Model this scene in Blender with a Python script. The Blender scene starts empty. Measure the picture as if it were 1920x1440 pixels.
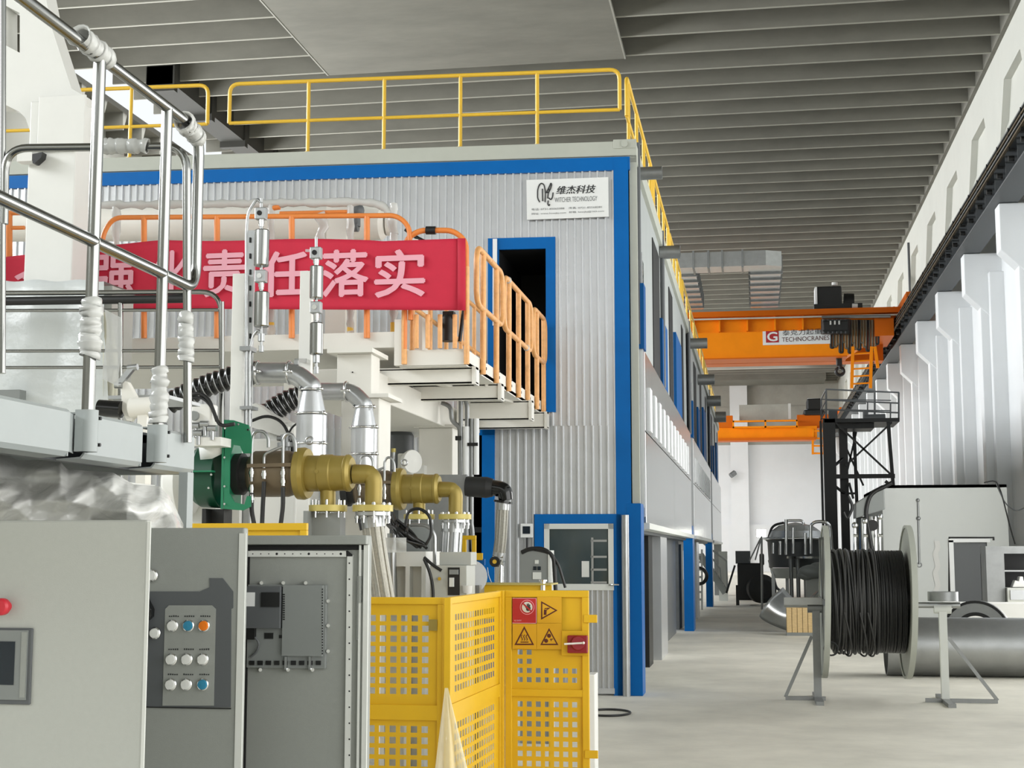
import bpy, math, random
from math import pi, sin, cos, radians, sqrt
from mathutils import Vector as V, Matrix, Euler

random.seed(7)
SC = bpy.context.scene
COL = SC.collection

# ------------------------------------------------------------------ camera
FPX = 2700.0
CAM = V((0, 0, 1.6))
PITCH, YAW = radians(6.633), radians(9.564)
cd = bpy.data.cameras.new('camera')
cd.sensor_width = 36.0
cd.lens = 36.0 * FPX / 1920.0
cd.clip_start, cd.clip_end = 0.05, 400
cam = bpy.data.objects.new('camera', cd)
cam.location = CAM
cam.rotation_euler = (pi / 2 + PITCH, 0, YAW)
COL.objects.link(cam)
SC.camera = cam
RM = Euler((pi / 2 + PITCH, 0, YAW)).to_matrix()

# ------------------------------------------------------------------ view, world
SC.view_settings.view_transform = 'Standard'
SC.view_settings.look = 'None'
SC.view_settings.exposure = 0.2
SC.view_settings.gamma = 1.0
SC.view_settings.use_curve_mapping = False
w = bpy.data.worlds.new('sky')
SC.world = w
w.use_nodes = True
w.node_tree.nodes['Background'].inputs[0].default_value = (0.93, 0.97, 1.0, 1)
w.node_tree.nodes['Background'].inputs[1].default_value = 0.9


def area(name, loc, rot, sx, sy, power, col=(1, 1, 1), spread=180):
    l = bpy.data.lights.new(name, 'AREA')
    l.shape = 'RECTANGLE'
    l.size, l.size_y, l.energy, l.color = sx, sy, power, col
    l.spread = radians(spread)
    o = bpy.data.objects.new(name, l)
    o.location, o.rotation_euler = loc, rot
    COL.objects.link(o)
    return o


# daylight entering through the clerestory on the left wall, the windows behind the camera, the two
# gates of the right wall (outside the frame) and the roof light strip; the far lamp is an added fill
area('daylight_clerestory', (-21.2, 42, 11.2), (0, radians(-84), 0), 3.8, 124, 17500, (0.95, 0.98, 1.0), 150)
area('daylight_back_windows', (-7.0, -13.8, 10.4), (radians(82), 0, 0), 22, 3.4, 150, (0.98, 0.99, 1.0), 160)
area('daylight_near_gate', (6.75, 2.0, 3.7), (0, radians(90), 0), 6.4, 20, 950, (1.0, 0.985, 0.95), 165)
area('daylight_side_gate', (6.75, 22.2, 2.9), (0, radians(90), 0), 5.2, 8.4, 700, (1.0, 0.985, 0.95), 165)
area('daylight_rooflight', (-19.4, 78, 15.95), (0, 0, 0), 1.4, 78, 2300, (0.95, 0.98, 1.0), 160)
area('added_far_fill', (-6.0, 106, 15.9), (0, radians(0), 0), 20, 6, 1500, (0.97, 0.98, 1.0), 160)  # added lamp without a visible source, brightens the far wall


# ------------------------------------------------------------------ picture to place
def ray(x, y):
    return RM @ V(((x - 960) / FPX, (720 - y) / FPX, -1.0))


def W(x, y, Y):
    d = ray(x, y)
    return CAM + d * (Y / d.y)


def WX(x, y, X):
    d = ray(x, y)
    return CAM + d * (X / d.x)


def WZ(x, y, Z):
    d = ray(x, y)
    return CAM + d * ((Z - 1.6) / d.z)


def S(Y, n=1.0):
    return n * Y / FPX * 1.004


# ------------------------------------------------------------------ materials
def lin(h):
    h = h.lstrip('#')
    c = [int(h[i:i + 2], 16) / 255 for i in (0, 2, 4)]
    return tuple((x / 12.92 if x <= 0.04045 else ((x + 0.055) / 1.055) ** 2.4) for x in c) + (1,)


MATS = {}


def mat(name, col, rough=0.5, metal=0.0, var=0.0, scale=6.0, bump=0.0, bscale=40.0, stretch=(1, 1, 1), spec=0.5,
        alpha=1.0, emit=0.0, trans=0.0, coat=0.0):
    m = bpy.data.materials.new(name)
    m.use_nodes = True
    nt = m.node_tree
    b = nt.nodes['Principled BSDF']
    c = lin(col)
    b.inputs['Base Color'].default_value = c
    b.inputs['Roughness'].default_value = rough
    b.inputs['Metallic'].default_value = metal
    b.inputs['Specular IOR Level'].default_value = spec
    b.inputs['Coat Weight'].default_value = coat
    if alpha < 1:
        b.inputs['Alpha'].default_value = alpha
    if trans:
        b.inputs['Transmission Weight'].default_value = trans
    if emit:
        b.inputs['Emission Color'].default_value = c
        b.inputs['Emission Strength'].default_value = emit
    if var or bump:
        tc = nt.nodes.new('ShaderNodeTexCoord')
        mp = nt.nodes.new('ShaderNodeMapping')
        mp.inputs['Scale'].default_value = stretch
        nt.links.new(tc.outputs['Object'], mp.inputs['Vector'])
        if var:
            n = nt.nodes.new('ShaderNodeTexNoise')
            n.inputs['Scale'].default_value = scale
            n.inputs['Detail'].default_value = 6
            n.inputs['Roughness'].default_value = 0.65
            nt.links.new(mp.outputs[0], n.inputs['Vector'])
            mr = nt.nodes.new('ShaderNodeMapRange')
            mr.inputs['From Min'].default_value = 0.3
            mr.inputs['From Max'].default_value = 0.7
            mr.inputs['To Min'].default_value = 1 - var
            mr.inputs['To Max'].default_value = 1 + var
            nt.links.new(n.outputs['Fac'], mr.inputs['Value'])
            mx = nt.nodes.new('ShaderNodeVectorMath')
            mx.operation = 'SCALE'
            mx.inputs[0].default_value = c[:3]
            nt.links.new(mr.outputs[0], mx.inputs['Scale'])
            nt.links.new(mx.outputs[0], b.inputs['Base Color'])
        if bump:
            n2 = nt.nodes.new('ShaderNodeTexNoise')
            n2.inputs['Scale'].default_value = bscale
            n2.inputs['Detail'].default_value = 3
            nt.links.new(mp.outputs[0], n2.inputs['Vector'])
            bp = nt.nodes.new('ShaderNodeBump')
            bp.inputs['Strength'].default_value = bump
            bp.inputs['Distance'].default_value = 0.02
            nt.links.new(n2.outputs['Fac'], bp.inputs['Height'])
            nt.links.new(bp.outputs[0], b.inputs['Normal'])
    MATS[name] = m
    return m


mat('concrete_floor', '#d6d3c7', 0.55, 0, 0.16, 0.9, 0.08, 12)
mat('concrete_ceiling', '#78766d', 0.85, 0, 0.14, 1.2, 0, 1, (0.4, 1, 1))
mat('ceiling_rib_lit', '#a4a297', 0.8)  # paler than the concrete: bounce light on rib undersides put into the colour
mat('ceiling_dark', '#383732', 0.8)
mat('concrete_grey', '#a3a198', 0.85, 0, 0.12, 0.7)
mat('wall_white', '#e3e5e6', 0.7, 0, 0.02, 0.8)
mat('wall_cream', '#c8c8c0', 0.75, 0, 0.03, 0.8)
mat('blue_paint', '#005ea6', 0.35, 0, 0.05, 3, spec=0.18)
mat('blue_dull', '#11508a', 0.6, spec=.15)
mat('galvanised_sheet', '#c6c8ca', 0.26, 0.55, 0.04, 3, 0.05, 6)
mat('silver_panel', '#aaadad', 0.2, 0.85, 0.08, 3, 0.2, 3, (1, 1, .25))
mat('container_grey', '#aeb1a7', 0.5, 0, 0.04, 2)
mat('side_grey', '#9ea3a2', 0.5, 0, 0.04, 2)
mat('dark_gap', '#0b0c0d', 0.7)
mat('black', '#121313', 0.45)
mat('black_gloss', '#0d0e0e', 0.16)
mat('rubber', '#1d1e1e', 0.6)
mat('cable_dusty', '#3d3d3c', 0.55)
mat('cabin_white', '#c2c5c2', 0.7, 0, 0.02, .8)
mat('yellow_paint', '#dcb235', 0.4, 0, 0.04, 4)
mat('fence_yellow', '#d0a60e', 0.5, 0, 0.05, 3)
mat('orange_wrapped', '#e3a869', 0.4, 0, 0.14, 14, 0.15, 30)
mat('orange_rail', '#e0843d', 0.4, 0, 0.06, 6)
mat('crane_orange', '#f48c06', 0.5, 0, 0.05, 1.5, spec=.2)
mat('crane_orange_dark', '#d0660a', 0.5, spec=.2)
mat('stainless', '#8f908d', 0.17, 1.0)
mat('chrome', '#dedfdf', 0.09, 1.0)
mat('steel', '#a9abab', 0.35, 0.9, 0.08, 5)
mat('dull_steel', '#8f9191', 0.45, 0.8, 0.1, 5)
mat('duct_metal', '#b9bbbc', 0.3, 0.85, 0.08, 6, 0.1, 8)
mat('cream_steel', '#dcdad2', 0.5, 0, 0.02, 3)
mat('white_steel', '#dadad5', 0.5, 0, 0.02, 3)
mat('platform_grey', '#9ba1a0', 0.45, 0, 0.03, 5)
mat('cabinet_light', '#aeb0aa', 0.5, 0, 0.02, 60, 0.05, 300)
mat('cabinet_grey_shaded', '#8e918c', 0.5, 0, 0.02, 60, 0.05, 300)  # same paint as the light cabinet, darkened for shade on the other two
mat('cabinet_edge', '#cfd1cc', 0.45)
mat('panel_dark_grey', '#55585a', 0.5)
mat('panel_mid_grey', '#7e8280', 0.45)
mat('screen', '#1b242c', 0.15)
mat('red_plastic', '#c22735', 0.4)
mat('blue_button', '#2f7f9f', 0.35)
mat('orange_button', '#e07410', 0.35)
mat('white_button', '#d7d8d4', 0.35)
mat('banner_red', '#c2203c', 0.75, 0, 0.05, 5, 0.25, 4)
mat('banner_letter', '#e3a3b1', 0.75)
mat('green_paint', '#14724f', 0.38)
mat('green_dark', '#06412c', 0.38)
mat('gold_paint', '#93813f', 0.42, 0.35, 0.08, 5)
mat('gold_brown', '#6d604c', 0.45, 0.3, 0.06, 5)
mat('gold_flange', '#b8a95f', 0.45, 0.2)
mat('braided', '#98968c', 0.4, 0.4, 0.15, 60)
mat('wood', '#c9ad7c', 0.7, 0, 0.18, 9, 0, 1, (1, 1, 6))
mat('sign_white', '#dfe1e0', 0.4)
mat('ink', '#2b2d2e', 0.6)
mat('ink_grey', '#6d7072', 0.6)
mat('sign_red', '#a81f25', 0.45)
mat('dark_red', '#84131f', 0.4)
mat('sign_yellow', '#c99a12', 0.5)
mat('warn_brown', '#4c160f', 0.5)
mat('paper', '#c8c8c4', 0.6)
mat('lamp_glow', '#fffdf2', 0.4, emit=14)
mat('glass_dark', '#3c4749', 0.08, 0, spec=0.6)


def film(name, col, alpha, rough=0.2):
    m = mat(name, col, rough, 0, 0, 6, 0.5, 9, alpha=alpha)
    return m


film('plastic_film', '#e6e6e2', 0.84, 0.1)
film('plastic_wrap', '#cfd0cc', 0.72, 0.16)
film('plastic_sheet', '#d5dad9', 0.9, 0.3)
film('plastic_clear', '#e6e2c8', 0.55, 0.2)


# ------------------------------------------------------------------ mesh builder
def basis(d):
    d = V(d).normalized()
    a = V((0, 0, 1)) if abs(d.z) < 0.9 else V((1, 0, 0))
    u = a.cross(d).normalized()
    return d, u, d.cross(u).normalized()


def fillet(pts, r, n=5):
    pts = [V(p) for p in pts]
    out = [pts[0]]
    for i in range(1, len(pts) - 1):
        p, a, b = pts[i], pts[i - 1] - pts[i], pts[i + 1] - pts[i]
        rr = min(r, a.length * 0.48, b.length * 0.48)
        s, e = p + a.normalized() * rr, p + b.normalized() * rr
        for k in range(n + 1):
            t = k / n
            out.append(s * (1 - t) ** 2 + p * 2 * t * (1 - t) + e * t * t)
    out.append(pts[-1])
    return out


class MB:
    def __init__(s):
        s.v, s.f, s.sm = [], [], []

    def add(s, vs, fs, smooth=False):
        o = len(s.v)
        s.v += [V(p) for p in vs]
        s.f += [tuple(i + o for i in f) for f in fs]
        s.sm += [smooth] * len(fs)
        return s

    def box(s, x0, x1, y0, y1, z0, z1):
        vs = [(x, y, z) for x in (x0, x1) for y in (y0, y1) for z in (z0, z1)]
        return s.add(vs, [(0, 1, 3, 2), (4, 6, 7, 5), (0, 4, 5, 1), (2, 3, 7, 6), (0, 2, 6, 4), (1, 5, 7, 3)])

    def hexa(s, q0, q1):
        """eight corners: two quads"""
        return s.add(list(q0) + list(q1), [(3, 2, 1, 0), (4, 5, 6, 7), (0, 1, 5, 4), (1, 2, 6, 5), (2, 3, 7, 6), (3, 0, 4, 7)])

    def bar(s, p0, p1, wd, hg, up=(0, 0, 1)):
        p0, p1 = V(p0), V(p1)
        d = (p1 - p0).normalized()
        u = d.cross(V(up))
        if u.length < 1e-4:
            u = d.cross(V((0, 1, 0)))
        u.normalize()
        n = u.cross(d)
        u, n = u * wd / 2, n * hg / 2
        return s.hexa([p0 - u - n, p0 + u - n, p0 + u + n, p0 - u + n], [p1 - u - n, p1 + u - n, p1 + u + n, p1 - u + n])

    def prism(s, poly, vec):
        poly = [V(p) for p in poly]
        vec = V(vec)
        n = len(poly)
        s.add(poly + [p + vec for p in poly], [tuple(range(n - 1, -1, -1)), tuple(range(n, 2 * n))] +
              [(i, (i + 1) % n, n + (i + 1) % n, n + i) for i in range(n)])
        return s

    def tube(s, pts, r, n=10, caps=True, closed=False):
        pts = [V(p) for p in pts]
        m = len(pts)
        rs = r if isinstance(r, (list, tuple)) else [r] * m
        d, u, w_ = basis((pts[1] - pts[0]))
        vs = []
        for i in range(m):
            if closed:
                t = (pts[(i + 1) % m] - pts[i - 1]).normalized()
            elif i == 0:
                t = (pts[1] - pts[0]).normalized()
            elif i == m - 1:
                t = (pts[-1] - pts[-2]).normalized()
            else:
                t = ((pts[i + 1] - pts[i]).normalized() + (pts[i] - pts[i - 1]).normalized())
                t = t.normalized() if t.length > 1e-6 else (pts[i + 1] - pts[i]).normalized()
            u = u - t * u.dot(t)
            u = u.normalized() if u.length > 1e-6 else basis(t)[1]
            w2 = t.cross(u)
            for k in range(n):
                a = 2 * pi * k / n
                vs.append(pts[i] + (u * cos(a) + w2 * sin(a)) * rs[i])
        fs = []
        for i in range(m if closed else m - 1):
            j = (i + 1) % m
            for k in range(n):
                k2 = (k + 1) % n
                fs.append((i * n + k, i * n + k2, j * n + k2, j * n + k))
        s.add(vs, fs, True)
        if caps and not closed:
            s.add(vs[:n], [tuple(range(n - 1, -1, -1))])
            s.add(vs[-n:], [tuple(range(n))])
        return s

    def cyl(s, p0, p1, r0, r1=None, n=24):
        return s.tube([p0, p1], [r0, r0 if r1 is None else r1], n)

    def rev(s, prof, p0, ax, n=28, smooth=True):
        """lathe: prof of (t along axis, radius), hard profile edges"""
        d, u, w_ = basis(ax)
        p0 = V(p0)
        for (t0, r0), (t1, r1) in zip(prof, prof[1:]):
            vs = []
            for t, r in ((t0, r0), (t1, r1)):
                for k in range(n):
                    a = 2 * pi * k / n
                    vs.append(p0 + d * t + (u * cos(a) + w_ * sin(a)) * r)
            s.add(vs, [(k, (k + 1) % n, n + (k + 1) % n, n + k) for k in range(n)], smooth)
        return s

    def ring(s, c, ax, R, r, n=28, m=8):
        d, u, w_ = basis(ax)
        return s.tube([V(c) + (u * cos(2 * pi * k / n) + w_ * sin(2 * pi * k / n)) * R for k in range(n)], r, m, closed=True)

    def ball(s, c, r, n=12, m=8, sc=(1, 1, 1)):
        c = V(c)
        vs = []
        for i in range(m + 1):
            for k in range(n):
                a, b = pi * i / m, 2 * pi * k / n
                vs.append(c + V((sin(a) * cos(b) * r * sc[0], sin(a) * sin(b) * r * sc[1], cos(a) * r * sc[2])))
        fs = [(i * n + k, (i + 1) * n + k, (i + 1) * n + (k + 1) % n, i * n + (k + 1) % n) for i in range(m) for k in range(n)]
        return s.add(vs, fs, True)

    def sheet(s, rows, smooth=True, thick=None):
        """grid of points rows[i][j]"""
        m, n = len(rows), len(rows[0])
        vs = [p for r in rows for p in r]
        fs = [(i * n + j, i * n + j + 1, (i + 1) * n + j + 1, (i + 1) * n + j) for i in range(m - 1) for j in range(n - 1)]
        return s.add(vs, fs, smooth)


ROOT = {}


def mk(name, mb, m, off=V((0, 0, 0)), bevel=0.0, solid=0.0):
    me = bpy.data.meshes.new(name)
    me.from_pydata([p - off for p in mb.v], [], mb.f)
    me.polygons.foreach_set('use_smooth', mb.sm)
    me.materials.append(MATS[m] if isinstance(m, str) else m)
    me.update()
    o = bpy.data.objects.new(name, me)
    COL.objects.link(o)
    if solid:
        md = o.modifiers.new('thickness', 'SOLIDIFY')
        md.thickness = solid
    if bevel:
        md = o.modifiers.new('bevel', 'BEVEL')
        md.width, md.segments, md.limit_method = bevel, 2, 'ANGLE'
    return o


def tag(o, label, cat, group=None, kind=None):
    o['label'], o['category'] = label, cat
    if group:
        o['group'] = group
    if kind:
        o['kind'] = kind
    return o


def thing(name, label, cat, loc, group=None):
    o = bpy.data.objects.new(name, None)
    o.empty_display_size = 0.1
    o.location = loc
    COL.objects.link(o)
    ROOT[o] = V(loc)
    return tag(o, label, cat, group)


def part(name, mb, m, parent, bevel=0.0, label=None, solid=0.0, kind=None):
    o = mk(name, mb, m, ROOT[parent], bevel, solid)
    o.parent = parent
    ROOT[o] = ROOT[parent]
    if label:
        o['label'] = label
    if kind:
        o['kind'] = kind
    return o


def solo(name, mb, m, label, cat, group=None, bevel=0.0, solid=0.0, kind=None):
    xs, ys, zs = [p.x for p in mb.v], [p.y for p in mb.v], [p.z for p in mb.v]
    off = V(((min(xs) + max(xs)) / 2, (min(ys) + max(ys)) / 2, min(zs)))
    o = mk(name, mb, m, off, bevel, solid)
    o.location = off
    ROOT[o] = off
    return tag(o, label, cat, group, kind)


def struct(name, mb, m, bevel=0.0, parent=None):
    o = mk(name, mb, m, V((0, 0, 0)), bevel)
    ROOT[o] = V((0, 0, 0))
    if parent:
        o.parent = parent
    o['kind'] = 'structure'
    return o


def clone(root, delta, label=None, group=None):
    """a copy of a thing, its parts and their sub-parts, moved by delta"""
    r = root.copy()
    COL.objects.link(r)
    r.location = root.location + V(delta)
    if label:
        r['label'] = label
    if group:
        r['group'] = group
    for ch in root.children:
        c = ch.copy()
        COL.objects.link(c)
        c.parent = r
        for g in ch.children:
            e = g.copy()
            COL.objects.link(e)
            e.parent = c
    return r


def letters(body, p0, xd, yd, width, height, depth=0.002, bold=0.0, shear=0.0):
    """lettering fitted into a width x height field whose lower left corner is p0"""
    c = bpy.data.curves.new('lettering', 'FONT')
    c.body = body
    c.shear = shear
    c.resolution_u = 3
    o = bpy.data.objects.new('lettering', c)
    COL.objects.link(o)
    dg = bpy.context.evaluated_depsgraph_get()
    me = bpy.data.meshes.new_from_object(o.evaluated_get(dg))
    xs, ys = [q.co.x for q in me.vertices], [q.co.y for q in me.vertices]
    x0, x1, y0, y1 = min(xs), max(xs), min(ys), max(ys)
    xd, yd, p0 = V(xd).normalized(), V(yd).normalized(), V(p0)
    n = xd.cross(yd).normalized()
    kx, ky = width / (x1 - x0), height / (y1 - y0)
    mb = MB()
    sh = [(0, 0)] if not bold else [(0, 0), (-bold, 0), (bold, 0), (0, -bold), (0, bold)]
    for i, (dx, dy) in enumerate(sh):                  # heavier strokes: the glyph laid down again, slightly shifted
        mb.add([p0 + xd * ((q.co.x - x0) * kx + dx * width) + yd * ((q.co.y - y0) * ky + dy * height) + n * (depth + .0003 * i) for q in me.vertices],
               [tuple(p.vertices) for p in me.polygons])
    bpy.data.objects.remove(o)
    bpy.data.curves.remove(c)
    bpy.data.meshes.remove(me)
    return mb


def perf(mb, x0, x1, z0, z1, nx, nz, hole, at, th, mask=None):
    """perforated sheet as a grid: at(u, z, d) maps to space; hole = open share of a cell"""
    cx, cz = (x1 - x0) / nx, (z1 - z0) / nz
    us, zs = [x0], [z0]
    for i in range(nx):
        us += [x0 + cx * (i + 0.5 - hole / 2), x0 + cx * (i + 0.5 + hole / 2)]
    for i in range(nz):
        zs += [z0 + cz * (i + 0.5 - hole / 2), z0 + cz * (i + 0.5 + hole / 2)]
    us.append(x1)
    zs.append(z1)
    for i in range(len(us) - 1):
        for j in range(len(zs) - 1):
            if i % 2 and j % 2 and (mask is None or mask(i // 2, j // 2)):
                continue
            a, b, c, d = us[i], us[i + 1], zs[j], zs[j + 1]
            q0 = [at(a, c, 0), at(b, c, 0), at(b, d, 0), at(a, d, 0)]
            q1 = [at(a, c, th), at(b, c, th), at(b, d, th), at(a, d, th)]
            mb.hexa(q0, q1)
    return mb
# ------------------------------------------------------------------ the hall
ZC, XR, XL, YF, YB = 15.3, 6.8, -21.5, 118.4, -14.0

mb = MB().box(XL, XR + 0.3, YB, YF + 0.3, -0.2, 0)
struct('floor', mb, 'concrete_floor')
# ribbed precast ceiling: a slab over deep ribs running across the hall
mb = MB().box(-18.6, XR + 0.3, YB, 103, ZC + 0.62, ZC + 0.8).box(-18.6, XR + 0.3, 109, YF + 0.3, ZC + 0.62, ZC + 0.8)
mb.box(-18.6, -16, 103, 109, ZC + .62, ZC + .8).box(4, XR + .3, 103, 109, ZC + .62, ZC + .8)
mb.box(-20.2, -18.6, YB, 38.4, ZC + .62, ZC + .8).box(XL - 0.3, -20.2, YB, YF + 0.3, ZC + 0.62, ZC + 0.8)
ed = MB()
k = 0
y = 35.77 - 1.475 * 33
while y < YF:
    if 102.5 < y < 109.2:  # ribs left out at the opening made for the added far lamp
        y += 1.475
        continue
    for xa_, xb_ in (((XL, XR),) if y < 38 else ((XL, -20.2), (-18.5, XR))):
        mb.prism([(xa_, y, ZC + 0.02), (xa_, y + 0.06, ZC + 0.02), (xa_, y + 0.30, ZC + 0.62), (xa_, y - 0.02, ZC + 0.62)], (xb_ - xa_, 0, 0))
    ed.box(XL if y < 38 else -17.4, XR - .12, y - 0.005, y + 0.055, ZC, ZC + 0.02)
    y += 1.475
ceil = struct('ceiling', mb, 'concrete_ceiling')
struct('ceiling_lit_strips', ed, 'ceiling_rib_lit', parent=ceil)
struct('ceiling_edge_beam', MB().box(XR - .12, XR + .3, YB, YF, ZC + .01, ZC + .62), 'concrete_ceiling', parent=ceil)
# beam along the roof light strip, cross girder before the far gable
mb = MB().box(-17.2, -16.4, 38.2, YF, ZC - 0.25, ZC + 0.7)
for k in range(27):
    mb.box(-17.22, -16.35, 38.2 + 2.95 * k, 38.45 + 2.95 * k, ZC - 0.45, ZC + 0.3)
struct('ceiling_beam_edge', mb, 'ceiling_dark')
mb = MB().box(-11.9, -3.36, 26.0, 38.8, ZC - 0.06, ZC + 0.02)
struct('ceiling_panel', mb, 'concrete_ceiling')
struct('trim_2', MB().box(-11.94, -11.9, 26, 38.8, ZC - 0.07, ZC + 0.03).box(-3.36, -3.32, 26, 38.8, ZC - 0.07, ZC + 0.03), 'concrete_grey')

# left wall with clerestory band
mb = MB().box(XL - 0.3, XL, YB, YF, 0, 9.3).box(XL - 0.3, XL, YB, YF, 13.1, ZC + 0.7)
for k in range(23):
    mb.box(XL - 0.3, XL, -14.2 + 5.9 * k, -13.4 + 5.9 * k, 9.3, 13.1)
struct('wall_left', mb, 'wall_cream')
mb = MB()
for k in range(22):
    for j in range(1, 4):
        mb.box(XL - 0.2, XL - 0.12, -13.4 + 5.9 * k + j * 1.275 - 0.03, -13.4 + 5.9 * k + j * 1.275 + 0.03, 9.3, 13.1)
    mb.box(XL - 0.2, XL - 0.12, -13.4 + 5.9 * k, -8.3 + 5.9 * k, 11.17, 11.23)
struct('window_1', mb, 'white_steel')

# wall behind the camera with its glazed gate
mb = MB().box(XL, -18.2, YB - 0.3, YB, 0, ZC + 0.7).box(4.2, XR, YB - 0.3, YB, 0, ZC + 0.7)
mb.box(-18.2, 4.2, YB - 0.3, YB, 0, 8.6).box(-18.2, 4.2, YB - 0.3, YB, 12.2, ZC + 0.7)
struct('wall_back', mb, 'wall_cream')
mb = MB()
for k in range(9):
    mb.box(-18.2 + 2.8 * k - 0.06, -18.2 + 2.8 * k + 0.06, YB - 0.2, YB - 0.08, 8.6, 12.2)
mb.box(-18.2, 4.2, YB - 0.2, YB - 0.08, 10.35, 10.45)
struct('window_2', mb, 'white_steel')

# right wall: plain below, precast panels with tapered recesses above the runway
mb = MB().box(XR, XR + 0.3, YB, -8, 0, 10.6).box(XR, XR + 0.3, 12, 18, 0, 10.6).box(XR, XR + 0.3, 26.4, YF, 0, 10.6)
mb.box(XR, XR + 0.3, -8, 12, 6.9, 10.6).box(XR, XR + 0.3, 18, 26.4, 5.5, 10.6).box(XR, XR + 0.3, -8, 12, 0, .5)
struct('wall_right', mb, 'wall_white')
COLY = [35.0 + 5.9 * k for k in range(-6, 15)]
mb = MB().box(XR + 0.2, XR + 0.3, YB, YF, 10.6, ZC + 0.7)
mb.box(XR, XR + 0.2, YB, YF, 10.6, 11.0).box(XR, XR + 0.2, YB, YF, 14.2, ZC + 0.7)
for yc in COLY:
    mb.box(XR, XR + 0.2, yc - 0.75, yc + 0.75, 11.0, 14.2)
    # bevelled cheeks of the recess
    for sgn in (1, -1):
        ya, yb = yc + 0.75 * sgn, yc + 1.75 * sgn
        mb.prism([(XR, ya, 14.2), (XR, yb, 14.2), (XR, ya, 12.6)], (0.2, 0, 0))
        mb.prism([(XR, ya, 11.0), (XR + 0.2, ya, 11.0), (XR + 0.2, ya + 0.4 * sgn, 11.0)], (0, 0, 3.2))
struct('wall_right_upper', mb, 'wall_cream')
for i, yc in enumerate(COLY):
    if yc < 28:
        continue
    c = MB()
    # corbel with a chamfered lower edge, carried by a stepped shaft
    c.prism([(5.8, yc - 0.3, 9.76), (6.85, yc - 0.3, 9.76), (6.85, yc - 0.3, 8.0), (6.45, yc - 0.3, 8.0), (5.8, yc - 0.3, 8.65)], (0, 0.6, 0))
    c.box(6.2, 6.85, yc - 0.25, yc + 0.25, 0, 8.3)
    c.box(6.42, 6.85, yc - 0.55, yc - 0.2, 0, 9.2).box(6.42, 6.85, yc + 0.2, yc + 0.55, 0, 9.2)
    struct('column', c, 'wall_white', 0.02)

# far gable: grey concrete lintel zone above the white wall, pilasters, plinth
mb = MB().box(XL, XR + 0.3, YF, YF + 0.3, 10.2, ZC + 0.7).box(XL, XR, YF - 0.06, YF, 13.2, 13.3)
struct('wall_far_upper', mb, 'concrete_grey')
mb = MB().box(XL, XR + 0.3, YF, YF + 0.3, 0, 10.2).box(XL, XR, YF - 0.35, YF, 0, 3.75)
struct('wall_far', mb, 'wall_white')
for xx in (-1.9, -9.0, -14.0):
    struct('column', MB().box(xx, xx + 1.4, YF - 0.8, YF, 0, ZC - 0.2), 'wall_white')
struct('ceiling_beam_far', MB().box(XL, 5.6, YF - 5.0, YF - 1.0, ZC - 0.35, ZC + 0.1), 'concrete_ceiling')

pd = WX(1703, 455, XR - .05)
struct('trim_1', MB().cyl((pd.x, pd.y, 9.8), (pd.x, pd.y, pd.z), .05, n=8), 'panel_dark_grey')

# ------------------------------------------------------------------ crane runway on the corbels
X0 = 5.62
rw = thing('crane_runway', 'long dark steel crane runway beam resting on the white wall corbels', 'crane runway', (X0, 60, 9.76))
mb = MB()
mb.box(X0 - 0.02, X0 + 0.62, 10, YF - 1, 9.77, 9.81).box(X0 + 0.28, X0 + 0.32, 10, YF - 1, 9.8, 10.5).box(X0, X0 + 0.6, 10, YF - 1, 10.5, 10.55)
for k in range(72):
    mb.box(X0 + 0.02, X0 + 0.3, 10.5 + 1.48 * k, 10.52 + 1.48 * k, 9.8, 10.5)
part('girder', mb, 'panel_dark_grey', rw)
part('rail', MB().box(X0 + 0.26, X0 + 0.34, 10, YF - 1, 10.55, 10.68), 'steel', rw)
for j in range(4):
    part('conductor_bar', MB().box(X0 - 0.16 + 0.015 * j, X0 - 0.10 + 0.015 * j, 10, YF - 1, 10.2 + 0.13 * j, 10.235 + 0.13 * j), 'dull_steel' if j % 2 else 'gold_brown', rw)
for k in range(44):
    yy = 24 + 1.48 * k
    mb = MB().bar((X0, yy, 10.15), (X0 - 0.13, yy, 10.15), 0.05, 0.05).box(X0 - 0.13, X0 - 0.09, yy - 0.02, yy + 0.02, 10.12, 10.62)
    mb.cyl((X0 - 0.02, yy, 9.95), (X0 - 0.14, yy, 9.95), 0.06, n=10)
    part('bracket', mb, 'black', rw)
# ------------------------------------------------------------------ silver and blue test building
XS = -1.29                                     # its aisle side
KS = 0.052                                     # the front wall is slightly out of square


def yf(X):
    return 16.4 + KS * (X - XS)


def F(x, y, out=0.0):
    """point of the front wall plane seen at a pixel; out = distance in front of it"""
    d = ray(x, y)
    c0 = 16.4 - KS * XS - out
    t = (c0 - CAM.y + KS * CAM.x) / (d.y - KS * d.x)
    return CAM + d * t


FU = V((1, KS, 0)).normalized()                # along the front wall, to the right
FN = V((KS, -1, 0)).normalized()               # out of the wall, towards the camera


def fx(x, y=800):
    return F(x, y).x


def fbox(mb, xa, xb, za, zb, out, depth):
    """slab on the front wall; its face is `out` in front, `depth` thick"""
    q = []
    for (X, Z) in ((xa, za), (xb, za), (xb, zb), (xa, zb)):
        q.append(V((X, yf(X), Z)) + FN * out)
    return mb.hexa(q, [p - FN * depth for p in q])


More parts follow.
